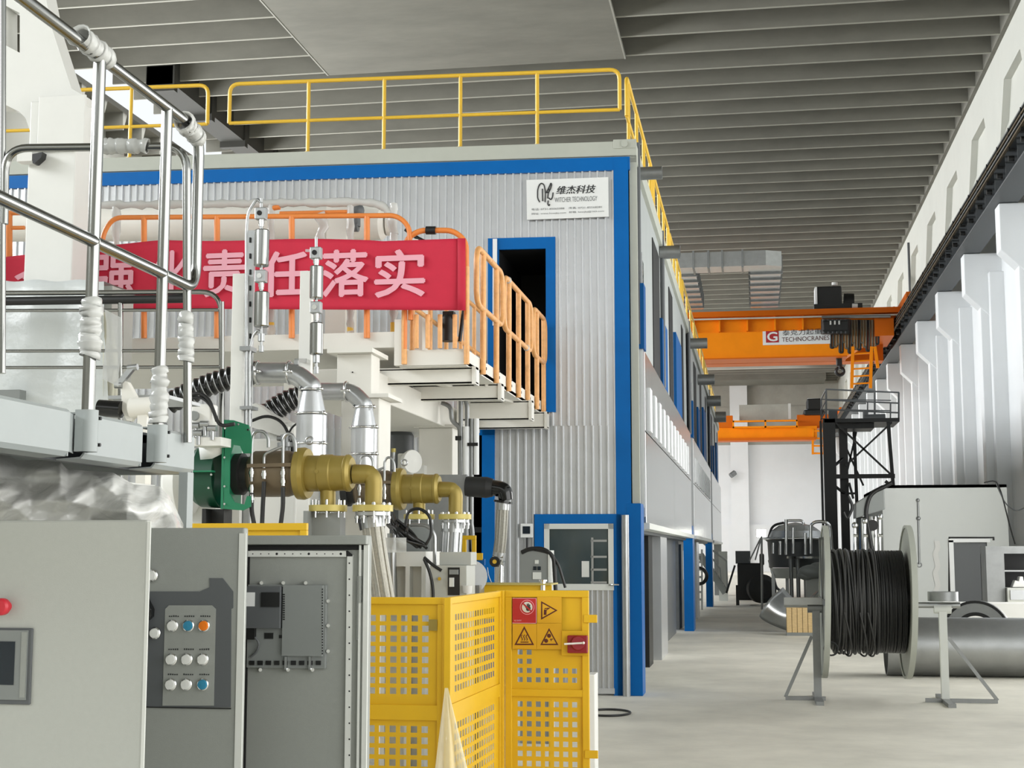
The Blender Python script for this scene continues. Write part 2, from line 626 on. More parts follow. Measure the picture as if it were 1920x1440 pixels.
def corr(mb, xa, xb, za, zb, pitch=0.0885):
    """trapezoid sheet: narrow crest, wide trough"""
    n = max(1, round((xb - xa) / pitch))
    p = (xb - xa) / n
    prof = []
    for i in range(n):
        a = xa + i * p
        prof += [(a, 0), (a + p * .64, 0), (a + p * .72, .03), (a + p * .90, .03)]
    prof.append((xb, 0))
    lo = [V((X, yf(X), za)) + FN * o for X, o in prof]
    hi = [V((X, yf(X), zb)) + FN * o for X, o in prof]
    mb.add(lo + hi, [(i, i + 1, len(prof) + i + 1, len(prof) + i) for i in range(len(prof) - 1)])
    return mb


ZR = 6.36                                      # roof level
XLB = -9.6                                     # left end of the front wall
bd = thing('test_building', 'two storey silver corrugated building with blue trim filling the middle', 'building', (XS, 16.4, 0))
# upper doorway
u0, u1, uz0, uz1 = fx(936, 600), fx(1024, 600), F(1024, 770).z, F(980, 468).z
# lower window door
l0, l1, lz1 = fx(1003, 1100), fx(1166, 1100), F(1080, 964).z
# left narrow doorway
n0, n1, nz1 = fx(880, 950), fx(928, 950), F(915, 800).z
zb1 = F(1100, 322).z                           # lower edge of the blue band
mb = MB()
xr_in = fx(1154, 600)
corr(mb, XLB, u0, nz1, zb1)
corr(mb, u0, u1, uz1, zb1)
corr(mb, u1, xr_in, nz1, zb1)
corr(mb, u0, u1, nz1, uz0)
corr(mb, XLB, n0, 0, nz1)
corr(mb, n1, l0, 0, nz1)
corr(mb, l0, xr_in, lz1, nz1)
part('front_wall', mb, 'galvanised_sheet', bd)
# dark rooms behind the openings
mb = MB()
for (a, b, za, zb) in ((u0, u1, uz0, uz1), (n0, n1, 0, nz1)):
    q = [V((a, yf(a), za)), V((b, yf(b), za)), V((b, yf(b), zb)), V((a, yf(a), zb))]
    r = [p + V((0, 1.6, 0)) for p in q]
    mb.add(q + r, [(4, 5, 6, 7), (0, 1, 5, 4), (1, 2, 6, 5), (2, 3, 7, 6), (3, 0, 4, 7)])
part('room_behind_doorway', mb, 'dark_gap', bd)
# roof slab and top beam
mb = MB()
q = [V((XLB, yf(XLB), ZR - .25)), V((XS, yf(XS), ZR - .25)), V((XS, 54.5, ZR - .25)), V((XLB, 54.5, ZR - .25))]
mb.hexa(q, [p + V((0, 0, .22)) for p in q])
part('roof', mb, 'container_grey', bd)
mb = MB()
fbox(mb, XLB, XS, F(1100, 295).z, ZR, 0.03, 0.2)
part('top_beam', mb, 'container_grey', bd, 0.006)
mb = MB()
fbox(mb, XLB, fx(1181, 310), F(1100, 322).z, F(1100, 297.5).z, 0.035, 0.06)
part('blue_band', mb, 'blue_paint', bd)
mb = MB()
fbox(mb, fx(1154.5), fx(1182.5), 0.0, F(1170, 300).z, 0.04, 0.08)
part('blue_corner_strip', mb, 'blue_paint', bd)
mb = MB()
fbox(mb, fx(1182.5, 600), XS, 2.05, ZR - 0.02, 0.0, 0.2)
part('corner_post', mb, 'container_grey', bd)
# corner casting with twist-lock on top
mb = MB()
fbox(mb, fx(1150, 270), XS, ZR - 0.09, ZR + 0.02, 0.04, 0.2)
p = F(1171, 272, 0.0)
mb.cyl(p, p + FN * 0.06, 0.04, n=12)
part('corner_casting', mb, 'container_grey', bd, 0.006)
# stout blue foot post of the corner
p0 = WX(1211, 1298, XS + 0.015)
mb = MB().box(XS - 0.155, XS + 0.015, 16.35, 16.75, 0, F(1195, 944).z)
part('blue_foot_post', mb, 'blue_paint', bd, 0.005)
mb = MB()
a = F(1175, 1290, 0.09)
mb.cyl(V((a.x, a.y, 0)), V((a.x, a.y, F(1175, 966).z)), 0.045, n=16)
part('drain_pipe', mb, 'steel', bd)

# upper doorway frame
mb = MB()
fw = fx(1042, 600)
fbox(mb, u0 - .13, fw, uz1, F(1000, 446).z, 0.035, 0.06)
fbox(mb, u1, fw, uz0 - .02, uz1, 0.035, 0.06)
fbox(mb, u0 - .13, u0, uz0 - .02, uz1, 0.035, 0.06)
part('upper_door_frame', mb, 'blue_paint', bd)
mb = MB()
fbox(mb, fx(925, 455), fx(933, 455), uz1 - .9, F(1000, 448).z, 0.06, 0.02)
part('door_trim_strip', mb, 'wall_white', bd)
# left narrow doorway frame
mb = MB()
fbox(mb, fx(904, 950), n1, 0, nz1, 0.035, 0.06)
fbox(mb, n0, n1, nz1 - .1, nz1, 0.035, 0.06)
part('lower_door_frame', mb, 'blue_paint', bd)

# blue framed door with window, its lower half corrugated
mb = MB()
t = fx(1022, 1100)
fbox(mb, l0, l1 - .0, F(1080, 990).z, lz1, 0.04, 0.08)
fbox(mb, l0, t, 0, F(1080, 990).z, 0.04, 0.08)
fbox(mb, fx(1150, 1100), l1 + .0, 0, F(1080, 990).z, 0.04, 0.08)
dr = part('entrance_door', mb, 'blue_paint', bd)
mb = MB()
pz0, pz1 = F(1080, 1098).z, F(1080, 982).z
pa, pb = fx(1021, 1050), fx(1151, 1050)
fbox(mb, pa, pb, pz1 - .06, pz1, 0.05, 0.05)
fbox(mb, pa, pb, pz0 - .05, pz0 + .02, 0.05, 0.05)
fbox(mb, pa, pa + .06, pz0, pz1, 0.05, 0.05)
fbox(mb, pb - .06, pb, pz0, pz1, 0.05, 0.05)
part('door_leaf_frame', mb, 'cabinet_edge', dr)
mb = MB()
fbox(mb, pa + .05, pb - .05, pz0, pz1 - .05, 0.03, 0.01)
part('window_pane', mb, 'glass_dark', dr)
mb = MB()
for yy in (1014, 1044, 1068, 1092):
    fbox(mb, fx(1108, yy), fx(1138, yy), F(1120, yy).z - .012, F(1120, yy).z + .012, 0.036, 0.006)
fbox(mb, fx(1109, 1050), fx(1113, 1050), pz0, F(1120, 1008).z, 0.036, 0.006)
part('shelf_rack', mb, 'steel', dr)
mb = MB()
fbox(mb, fx(1091, 1060), fx(1105, 1060), F(1100, 1082).z, F(1100, 1052).z, 0.036, 0.006)
part('socket_plate', mb, 'cabinet_edge', dr)
mb = MB()
corr(mb, pa, pb, 0.06, pz0 - .05, .062)
fbox(mb, pa, pb, 0.02, .08, 0.05, 0.05)
part('lower_leaf', mb, 'galvanised_sheet', dr)
mb = MB()
a = F(1146, 1096, .05)
mb.tube([a, a + FN * .05, a + FN * .05 + FU * .09], .01, 8)
part('handle', mb, 'chrome', dr)

# ------------------------------------------------------------------ aisle side of the building, in container modules
sd = MB()
XI = XS - 0.05


def sz(z):
    return z


MODS = [(16.5, 29.3), (29.9, 42.3), (42.9, 54.5)]
for mi, (ya, yb) in enumerate(MODS):
    nm = ('nearest', 'middle', 'farthest')[mi]
    L = yb - ya
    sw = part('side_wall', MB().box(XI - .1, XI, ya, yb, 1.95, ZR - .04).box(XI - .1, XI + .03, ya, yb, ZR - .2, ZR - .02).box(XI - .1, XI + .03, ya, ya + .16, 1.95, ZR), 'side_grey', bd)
    # tall dark recesses with blue shutters beside them
    for j, (f0, f1, kind) in enumerate(((.035, .105, 'win'), (.24, .345, 'gap'), (.345, .44, 'blue'), (.535, .615, 'gap'), (.635, .78, 'blue'), (.85, .9, 'gap'))):
        y0, y1 = ya + L * f0, ya + L * f1
        if kind == 'gap':
            part('recess', MB().box(XI, XI + .012, y0, y1, 3.75 - .3 * (j > 3), ZR - .45), 'dark_gap', bd)
        elif kind == 'blue':
            part('blue_shutter', MB().box(XI, XI + .05, y0, y1, 3.6 - .3 * (j > 3), 5.0 + .35 * (j > 3)), 'blue_dull', bd)
        else:
            part('side_window', MB().box(XI, XI + .012, y0, y1, 4.1, 5.2), 'glass_dark', bd)
            part('blue_shutter', MB().box(XI, XI + .1, ya + .12, y0 - .02, 3.95, 4.72), 'blue_dull', bd)
    # projecting silver cladding with a slatted band
    pn = MB()
    q = [V((XS, ya + .45, 0)), V((XS + .06, ya + .45, 0)), V((XS + .06, yb - .3, 0)), V((XS, yb - .3, 0))]
    for z0_, z1_ in ((1.93, 3.0), (3.015, 3.96)):
        pn.box(XI, XS + .03, ya + .45, ya + L * .5 - .01, z0_, z1_).box(XI, XS + .03, ya + L * .5 + .01, yb - .2, z0_, z1_)
    sp = part('silver_cladding', pn, 'silver_panel', bd, .004)
    if mi < 2:
        ns = 12
        for k in range(ns):
            yy = ya + .95 + (L - 2.0) * k / ns
            part('slat', MB().box(XS + .03, XS + .055, yy, yy + .35, 3.05, 3.58), 'wall_white', sp)
    part('bottom_ledge', MB().box(XI - .3, XS + .07, ya + .4, yb - .1, 1.86, 1.93), 'cabinet_edge', bd)
    part('guide_channel', MB().box(XS - .02, XS + .03, ya + .18, ya + .24, 2.1, 5.1).box(XS - .02, XS + .03, ya + .30, ya + .38, 2.0, 4.1), 'galvanised_sheet', bd)
    # recessed ground floor
    if mi == 2:
        part('blue_foot_post', MB().box(XS - .17, XS + .02, ya - .25, ya + .55, 0, 2.12), 'blue_paint', bd, .004)
        part('module_joint', MB().box(XI - .2, XI - .02, MODS[mi - 1][1], ya, 1.9, ZR - .05), 'dark_gap', bd)
        part('soffit', MB().box(-5.0, XS - .1, ya, yb, 2.3, 2.36), 'panel_dark_grey', bd)
        continue
    gf = part('ground_wall', MB().box(XS - .42, XS - .3, ya + .3, (yb - .3) if mi == 0 else ya + L * .52, 0, 1.9), 'dull_steel', bd)
    part('side_door', MB().box(XS - .3, XS - .26, ya + .55, ya + L * .26, 0.02, 1.75), 'panel_mid_grey', bd)
    part('side_door_window', MB().box(XS - .26, XS - .25, ya + 1.3, ya + 2.3, 1.0, 1.62), 'sign_white', bd)
    part('silver_pillar', MB().box(XS - .35, XS - .12, ya + L * .41, ya + L * .53, 0, 1.9), 'galvanised_sheet', bd)
    part('dark_pillar', MB().box(XS - .38, XS - .2, ya + L * .30, ya + L * .36, 0, 1.9), 'black', bd)
    if mi:
        part('blue_foot_post', MB().box(XS - .17, XS + .02, ya - .25, ya + .55, 0, 2.12), 'blue_paint', bd, .004)
        part('module_joint', MB().box(XI - .2, XI - .02, MODS[mi - 1][1], ya, 1.9, ZR - .05), 'dark_gap', bd)
    part('soffit', MB().box(-5.0, XS - .1, ya, yb, 1.82, 1.88), 'panel_dark_grey', bd)
part('far_pillar', MB().box(XS - .25, XS + .02, 53.9, 54.5, 0, 2.1), 'dull_steel', bd)
for x, y, Yd in ((1215, 325, 17.0), (1254, 473, 21.2), (1302, 644, 30.2), (1319, 712, 35.5), (1331, 752, 42.0), (1338, 782, 49.5)):
    # capped stubs of the roof exhausts poking out towards the aisle
    p = W(x, y, Yd)
    r = S(Yd, 12.5 if Yd < 30 else 10)
    L = .30 if Yd < 30 else .4
    mb = MB().rev([(0, r * .9), (0.0, r), (L, r), (L, r * .82), (L * .5, r * .8)], V((XS - .04, Yd, p.z)), (1, 0, 0), 20)
    part('exhaust_stub', mb, 'dull_steel', bd)
for Yd, zz in ((16.45, ZR + .05), (21.0, ZR), (29.6, ZR), (42.6, ZR)):
    part('rain_pipe', MB().cyl((XS - .01, Yd + .2, 4.0), (XS - .01, Yd + .2, zz), .035, n=10), 'panel_dark_grey', bd)


# ------------------------------------------------------------------ yellow railings on the roof
def front_rail(label, xa, xb, posts, bulge_l, bulge_r):
    t = thing('roof_railing', label, 'railing', F((xa + xb) / 2, 290, -.1), 'yellow railings along the front roof edge')
    zt, zm = 7.27, 6.78
    X0_, X1_ = fx(xa, 150), fx(xb, 150)

    def pt(X, Z):
        return V((X, yf(X) + .1, Z))
    part('top_rail', MB().tube(fillet([pt(X0_ + .0, zm), pt(X0_, zt), pt(X1_, zt), pt(X1_, zm)], .12), .024, 10), 'yellow_paint', t)
    part('middle_rail', MB().tube([pt(X0_, zm), pt(X1_, zm)], .021, 10), 'yellow_paint', t)
    for p_ in posts:
        X = fx(p_, 230)
        part('post', MB().cyl(pt(X, ZR), pt(X, zt), .023, n=10).cyl(pt(X, ZR), pt(X, ZR + .03), .04, n=10), 'yellow_paint', t)


front_rail('long yellow railing on the front roof edge, right of the gap', 426, 1160, (573, 716, 860, 1005), 1, 1)
front_rail('short yellow railing on the front roof edge, left of the gap', -150, 385, (-60, 238), 1, 1)
mi = 0
for (ya, yb) in ((16.75, 20.9), (21.1, 25.2), (25.4, 29.3), (29.9, 35.9), (36.1, 42.3), (42.9, 48.0), (48.2, 54.4)):
    nm = ('first', 'second', 'third', 'fourth', 'fifth', 'sixth', 'farthest')[mi]
    t = thing('roof_railing', 'yellow roof railing on the aisle side of the building, %s section from the front corner' % nm, 'railing', (XS - .1, ya, ZR), 'yellow railings along the aisle roof edge')
    X = XS - .14
    part('top_rail', MB().tube(fillet([(X, ya, 6.78), (X, ya, 7.27), (X, yb, 7.27), (X, yb, 6.78)], .12), .024, 8), 'yellow_paint', t)
    part('middle_rail', MB().tube([(X, ya, 6.78), (X, yb, 6.78)], .021, 8), 'yellow_paint', t)
    part('kick_plate', MB().box(X - .005, X + .005, ya, yb, ZR, ZR + .1), 'yellow_paint', t)
    n = 4
    for k in range(n):
        yy = ya + .25 + (yb - ya - .5) * k / (n - 1)
        part('post', MB().cyl((X, yy, ZR), (X, yy, 7.27), .023, n=8), 'yellow_paint', t)
    mi += 1
# ------------------------------------------------------------------ cream steel access platform in front of the upper doorway
YW = 11.8
XRW = -2.38
ap = thing('access_platform', 'cream steel access platform on columns leading to the dark upper doorway', 'platform', (-3.3, 14, 3.0))
zk0, zk1 = W(880, 683, YW).z, W(880, 654, YW).z
xl = W(748, 668, YW).x
zd = zk0 + .03
mb = MB().box(xl, XRW, YW + .02, 16.1, zd - .04, zd)
part('deck', mb, 'cream_steel', ap)
part('kick_plate', MB().box(xl, XRW, YW, YW + .012, zk0, zk1), 'cream_steel', ap)
part('kick_plate', MB().box(XRW - .012, XRW, YW, 16.1, zk0, zk1), 'cream_steel', ap)
# cross beams under the deck (channels with an end plate)
for (xa, xb, ya_, yb_, yy) in ((706, 892, 686, 718, 11.95), (770, 940, 719, 748, 13.2), (864, 997, 760, 786, 14.75), (894, 1026, 781, 802, 16.0)):
    a, b = W(xa, ya_, yy), W(xb, yb_, yy)
    mb = MB().box(a.x, b.x, yy, yy + .012, b.z, zk0 - .01).box(a.x, b.x, yy, yy + .12, b.z, b.z + .012).box(a.x, b.x, yy, yy + .12, zk0 - .02, zk0)
    mb.box(b.x - .03, b.x + .0, yy - .02, yy + .16, b.z - .01, zk0)
    part('cross_beam', mb, 'cream_steel', ap)
    e = part('end_plate', MB().box(a.x - .03, a.x - .005, yy - .06, yy + .22, b.z - .03, zk0 + .01), 'cream_steel', ap)
    mb = MB()
    for zz in (b.z + .02, b.z + .12):
        mb.cyl((a.x, yy - .045, zz), (a.x + .03, yy - .045, zz), .014, n=8)
    part('bolt', mb, 'dull_steel', e)
# diagonal bracing under the deck
part('brace', MB().bar((-3.1, 12.0, zk0 - .02), (-2.5, 14.7, zk0 - .02), .08, .02).bar((-3.0, 14.8, zk0 - .02), (-2.45, 13.2, zk0 - .02), .06, .02), 'cream_steel', ap)
# longitudinal box girder
gx = W(735, 760, 12.1).x
part('box_girder', MB().box(gx - .75, gx, 11.4, 15.6, 2.86, 3.1), 'cream_steel', ap, .01)
# upper deck to the left with its fascia
za, zb = W(560, 656, YW).z, W(560, 627, YW).z
xL = W(-260, 640, YW).x
part('upper_deck', MB().box(xL, W(740, 640, YW).x, YW + .02, 14.4, za, za + .05), 'cream_steel', ap)
part('fascia', MB().box(xL, W(742, 640, YW).x, YW - .01, YW + .02, za, zb), 'cream_steel', ap)
part('fascia_step', MB().box(W(741, 640, YW).x, W(756, 640, YW).x, YW - .03, YW + .05, zk0, W(745, 600, YW).z), 'cream_steel', ap)


def column(name, xa, xb, yt, yb, Y, d, label, cap=True, zbase=0.0):
    a, b = W(xa, yt, Y), W(xb, yt, Y)
    t = thing(name, label, 'column', ((a.x + b.x) / 2, Y, zbase))
    part('shaft', MB().box(a.x, b.x, Y, Y + d, zbase, a.z - .03), 'cream_steel', t, .01)
    part('cap_plate', MB().box(a.x - .04, b.x + .08, Y - .04, Y + d + .05, a.z - .03, a.z), 'cream_steel', t)
    part('base_plate', MB().box(a.x - .08, b.x + .08, Y - .08, Y + d + .08, zbase, zbase + .03), 'cream_steel', t)
    return t


cz = W(660, 742, 11.0).z
t = column('steel_column', 640, 712, 740, 0, 10.95, .36, 'wide cream steel column with flat cap behind the two silver ducts')
ped_top = W(660, 740, 10.95).z
a, b = W(632, 665, 11.0), W(697, 665, 11.0)
t = thing('steel_post', 'short cream steel post between the wide column cap and the platform girder', 'post', (a.x, 11.0, ped_top))
part('shaft', MB().box(a.x, b.x, 11.0, 11.25, ped_top, W(660, 664, 11.0).z), 'cream_steel', t, .006)
part('cap_plate', MB().box(W(620, 660, 11).x, W(704, 660, 11).x, 10.9, 11.4, W(660, 664, 11).z, W(660, 656, 11).z), 'cream_steel', t)
part('side_flange', MB().box(W(703, 700, 11.3).x, W(709, 700, 11.3).x, 11.06, 11.35, W(700, 727, 11.3).z, W(700, 678, 11.3).z), 'cream_steel', t)
part('bolt_hole', MB().cyl(W(661, 698, 10.999), W(661, 698, 10.99), .006, n=8), 'dark_gap', t)
column('steel_column', 785, 849, 797, 0, 14.3, .34, 'cream steel column under the platform girder, behind the smaller gold pump')


# hoops of the aisle side railing, wrapped in film
def zat(y, Y):
    return 1.6 + (1034 - y) * Y / FPX


for nm, ya, yb, posts in (('nearest the camera', 12.12, 13.42, (12.43, 13.1)), ('in the middle', 13.5, 15.22, (13.79, 14.38, 14.98)), ('nearest the doorway', 15.36, 16.28, (15.63, 16.15))):
    t = thing('platform_railing', 'orange film wrapped railing hoop on the platform aisle edge, the one %s' % nm, 'railing', (XRW + .02, (ya + yb) / 2, zk0), 'railing hoops along the platform aisle edge')
    X = XRW + .025
    loop = fillet([(X, (ya + yb) / 2, 4.25), (X, yb, 4.25), (X, yb, 3.74), (X, ya, 3.74), (X, ya, 4.25), (X, (ya + yb) / 2 - .01, 4.25)], .16, 6)
    part('hoop', MB().tube(loop, .026, 10), 'orange_wrapped', t)
    for yy in posts:
        p = part('post', MB().cyl((X, yy, zk0 - .01), (X, yy, 4.25), .027, n=10), 'orange_wrapped', t)
        part('bolt', MB().cyl((X, yy + .07, zk0 + .05), (X + .02, yy + .07, zk0 + .05), .014, n=8).cyl((X, yy + .07, zk0 + .11), (X + .02, yy + .07, zk0 + .11), .014, n=8), 'black', p)
    if nm.startswith('in'):
        part('film_tie', MB().ball((X, 13.75, 4.25), .035).ball((X, 14.9, 3.74), .035), 'plastic_wrap', t)

t = thing('platform_railing', 'orange wrapped railing hoop at the platform front corner with a black clamp', 'railing', (-2.75, YW, zk0))
Y = YW - .03
P = lambda x, y: W(x, y, Y)
part('hoop', MB().tube(fillet([P(758, 655), P(760, 450), P(785, 432), P(850, 432), P(874, 452), P(875, 600)], .12), .024, 10), 'orange_rail', t)
for x in (758, 781, 802, 825, 853, 875):
    part('post', MB().cyl(P(x, 683 if x in (758, 875) else 653), P(x, 590 if x not in (758, 875) else 500), .024 if x in (758, 875) else .02, n=10), 'orange_wrapped', t)
part('clamp', MB().cyl(P(799, 432), P(817, 432), .036, n=12), 'black', t)
# railing on the far left edge of the walkway
t = thing('platform_railing', 'orange railing inside the platform, its sloping middle rail seen under the banner end', 'railing', (-2.9, 13, zk0))
X = -2.92
part('hoop', MB().tube(fillet([(X, 12.1, zd), (X, 12.1, 4.2), (X, 15.5, 4.2), (X, 15.5, zd)], .12), .022, 10).tube([(X, 12.1, 3.72), (X, 15.5, 3.72)], .022, 10), 'orange_wrapped', t)
for k in range(4):
    part('post', MB().cyl((X, 12.8 + .7 * k, zd), (X, 12.8 + .7 * k, 4.2), .022, n=10), 'orange_wrapped', t)

# orange railing along the upper deck front, behind the banner
Y = YW - .04
t = thing('platform_railing', 'long orange railing on the upper deck, mostly behind the red banner', 'railing', P(450, 640))
part('top_rail', MB().tube(fillet([P(192, 600), P(192, 440), P(212, 408), P(745, 404), P(768, 425), P(770, 600)], .2), .022, 10), 'orange_rail', t)
for x in (270, 407, 547, 688):
    part('post', MB().cyl(P(x, 634), P(x, 406), .026, n=10), 'orange_rail', t)
t = thing('platform_railing', 'orange railing end at the far left edge of the picture, left of the white column', 'railing', P(5, 640))
part('top_rail', MB().tube([P(-160, 402), P(46, 399)], .022, 10).tube([P(-160, 430), P(46, 427)], .018, 10), 'orange_rail', t)
part('post', MB().cyl(P(17, 640), P(17, 400), .03, n=10), 'orange_rail', t)
# film wrapped railing a little behind it
Y = YW + .16
t = thing('wrapped_railing', 'railing wound in white plastic film above the long orange railing', 'railing', P(470, 626))
rw_ = random.Random(3)


def lumpy(pts, r, k=.25, step=.05):
    """tube wound in film: uneven radius"""
    pts = [V(p) for p in pts]
    out, rs = [], []
    for a, b in zip(pts, pts[1:]):
        n = max(1, int((b - a).length / step))
        for i in range(n):
            out.append(a.lerp(b, i / n) + V((rw_.uniform(-1, 1), rw_.uniform(-1, 1), rw_.uniform(-1, 1))) * r * k * .4)
            rs.append(r * (1 + rw_.uniform(-k, k)))
    out.append(pts[-1])
    rs.append(r)
    return MB().tube(out, rs, 10)


part('top_rail', lumpy(fillet([P(60, 386), P(196, 385), P(700, 379), P(728, 392), P(740, 440)], .15), .036), 'plastic_wrap', t)
for x in (218, 508, 657, 738):
    part('post', lumpy([P(x, 640), P(x, 382)], .034), 'plastic_wrap', t)
    part('sleeve', MB().cyl(P(x, 645), P(x, 605), .03, n=12), 'yellow_paint', t)
part('film_tail', lumpy([P(598, 400), P(606, 425), P(600, 450)], .05, .4), 'plastic_wrap', t)
part('bare_rail', MB().cyl(P(512, 390), P(525, 388), .024, n=10).tube([P(525, 400), P(655, 397)], .018, 8), 'orange_rail', t)

# big cream vessel lying behind the railing
Y = 13.4
t = thing('pressure_vessel', 'long cream cylinder lying behind the orange and film wrapped railings', 'vessel', P(400, 470))
r = S(Y, 34)
p0, p1 = W(-260, 424, Y), W(716, 418, Y)
part('shell', MB().rev([(0, 0), (0, r), ((p1 - p0).length, r), ((p1 - p0).length + .04, r * .8), ((p1 - p0).length + .06, 0)], p0, p1 - p0, 36), 'cream_steel', t)
part('end_flange', MB().rev([(0, 0), (0, r * .75), (.05, r * .75), (.05, 0)], p1 + (p1 - p0).normalized() * .06, p1 - p0, 28), 'cream_steel', t)
part('valve', MB().cyl(W(668, 425, 13.1), W(668, 378, 13.1), .04).ball(W(670, 395, 13.1), .07).cyl(W(664, 425, 13.1), W(672, 425, 13.1), .05), 'panel_dark_grey', t)
for xa_ in (p0.x + 1.2, p1.x - .5):
    part('saddle', MB().box(xa_, xa_ + .2, Y - .2, Y + .2, za + .05, p0.z), 'cream_steel', t)
t = thing('valve_block', 'white valve with black hose behind the right end of the banner', 'valve', W(790, 650, 13.0))
Y = 13.0
part('body', MB().box(P(762, 640).x, P(792, 600).x, Y, Y + .25, zd, P(760, 575).z).cyl(P(776, 580), P(776, 450), .05), 'cream_steel', t)
part('hose', MB().tube(fillet([P(760, 430), P(780, 445), P(800, 455), P(870, 460), P(872, 560), P(862, 640)], .1), .018, 8), 'black', t)
part('motor', MB().cyl(P(840, 640), P(840, 600), .07).ball(P(840, 600), .07).box(P(832, 600).x, P(852, 600).x, Y - .05, Y + .05, P(840, 600).z, P(840, 585).z), 'black', t)

# red banner
xs = [-30 + 25.8 * i for i in range(36)]


def btop(x):
    if x < 300:
        return 450 + (300 - x) * .11
    if x < 700:
        return 450 + 2 * sin((x - 300) / 60)
    return 453 - (x - 700) * .035


def bbot(x):
    return 577 + (x / 872) * 5 - (0 if x > 200 else (200 - x) * .02)


def bdep(x, y):
    """soft waves of the cloth"""
    v = (y - 450) / 130
    return .006 * sin(x / 37 + v * 3) + .005 * sin(x / 90 - v * 6) + (.012 * sin((x - 700) / 26 - v * 5) * (x - 800) / 72 if x > 800 else 0)


NB = 14
rows = [[W(x, btop(x) * (1 - j / NB) + bbot(x) * j / NB, YW - .14 + bdep(x, btop(x) * (1 - j / NB) + bbot(x) * j / NB)) for x in xs] for j in range(NB + 1)]
bn = solo('banner', MB().sheet(rows), 'banner_red', 'long red cloth banner with pale characters tied to the orange railing', 'banner', solid=.004)
part('hem', MB().sheet([[W(x, btop(872) * (1 - v) + bbot(872) * v, YW - .16) for x in (858, 866, 873)] for v in (0, .25, .5, .75, 1)]), 'banner_red', bn, solid=.006)
for ch, xa, xb, yt, yb in (('实', 703, 795, 471, 557), ('落', 604, 689, 471, 556), ('任', 489, 577, 474, 556), ('责', 381, 458, 471, 556), ('化', 283, 350, 471, 556), ('强', 172, 252, 480, 558), ('全', 27, 118, 488, 560)):
    a, b = W(xa, yb, YW - .168), W(xb, yb, YW - .168)
    c = W(xa, yt, YW - .168)
    part('lettering', letters(ch, a, V((b.x - a.x, 0, 0)), (0, 0, 1), (b - a).length, c.z - a.z, 0, bold=.022), 'banner_letter', bn)

# bundle of grey conduits dropping from the platform
t = thing('conduit_bundle', 'bundle of thin grey conduits hanging from the platform underside', 'conduit', W(872, 1080, 14.0))
Y = 14.0
for pts in ([(828, 755), (845, 762), (847, 790), (862, 800), (863, 1000)], [(864, 752), (864, 800), (867, 960), (872, 1000)], [(872, 750), (876, 760), (876, 1010)], [(884, 785), (884, 1000)], [(858, 900), (866, 940), (884, 975), (890, 1060)]):
    part('conduit', MB().tube(fillet([P(*q) for q in pts], .1), .022, 8), 'dull_steel', t)
part('white_pipe', MB().cyl(P(893, 785), P(893, 890), .028).cyl(P(874, 800), P(874, 893), .035), 'wall_white', t)
part('clip', MB().box(P(855, 822).x, P(866, 822).x, Y - .04, Y, P(855, 826).z, P(855, 818).z), 'black', t)
part('clip', MB().box(P(878, 835).x, P(897, 835).x, Y - .04, Y, P(855, 837).z, P(855, 831).z), 'black', t)
# ------------------------------------------------------------------ gold pumps, silver ducts and hoses
def along(x0, x1, y, Y):
    a, b = W(x0, y, Y), W(x1, y, Y)
    b.z = a.z
    return a, b


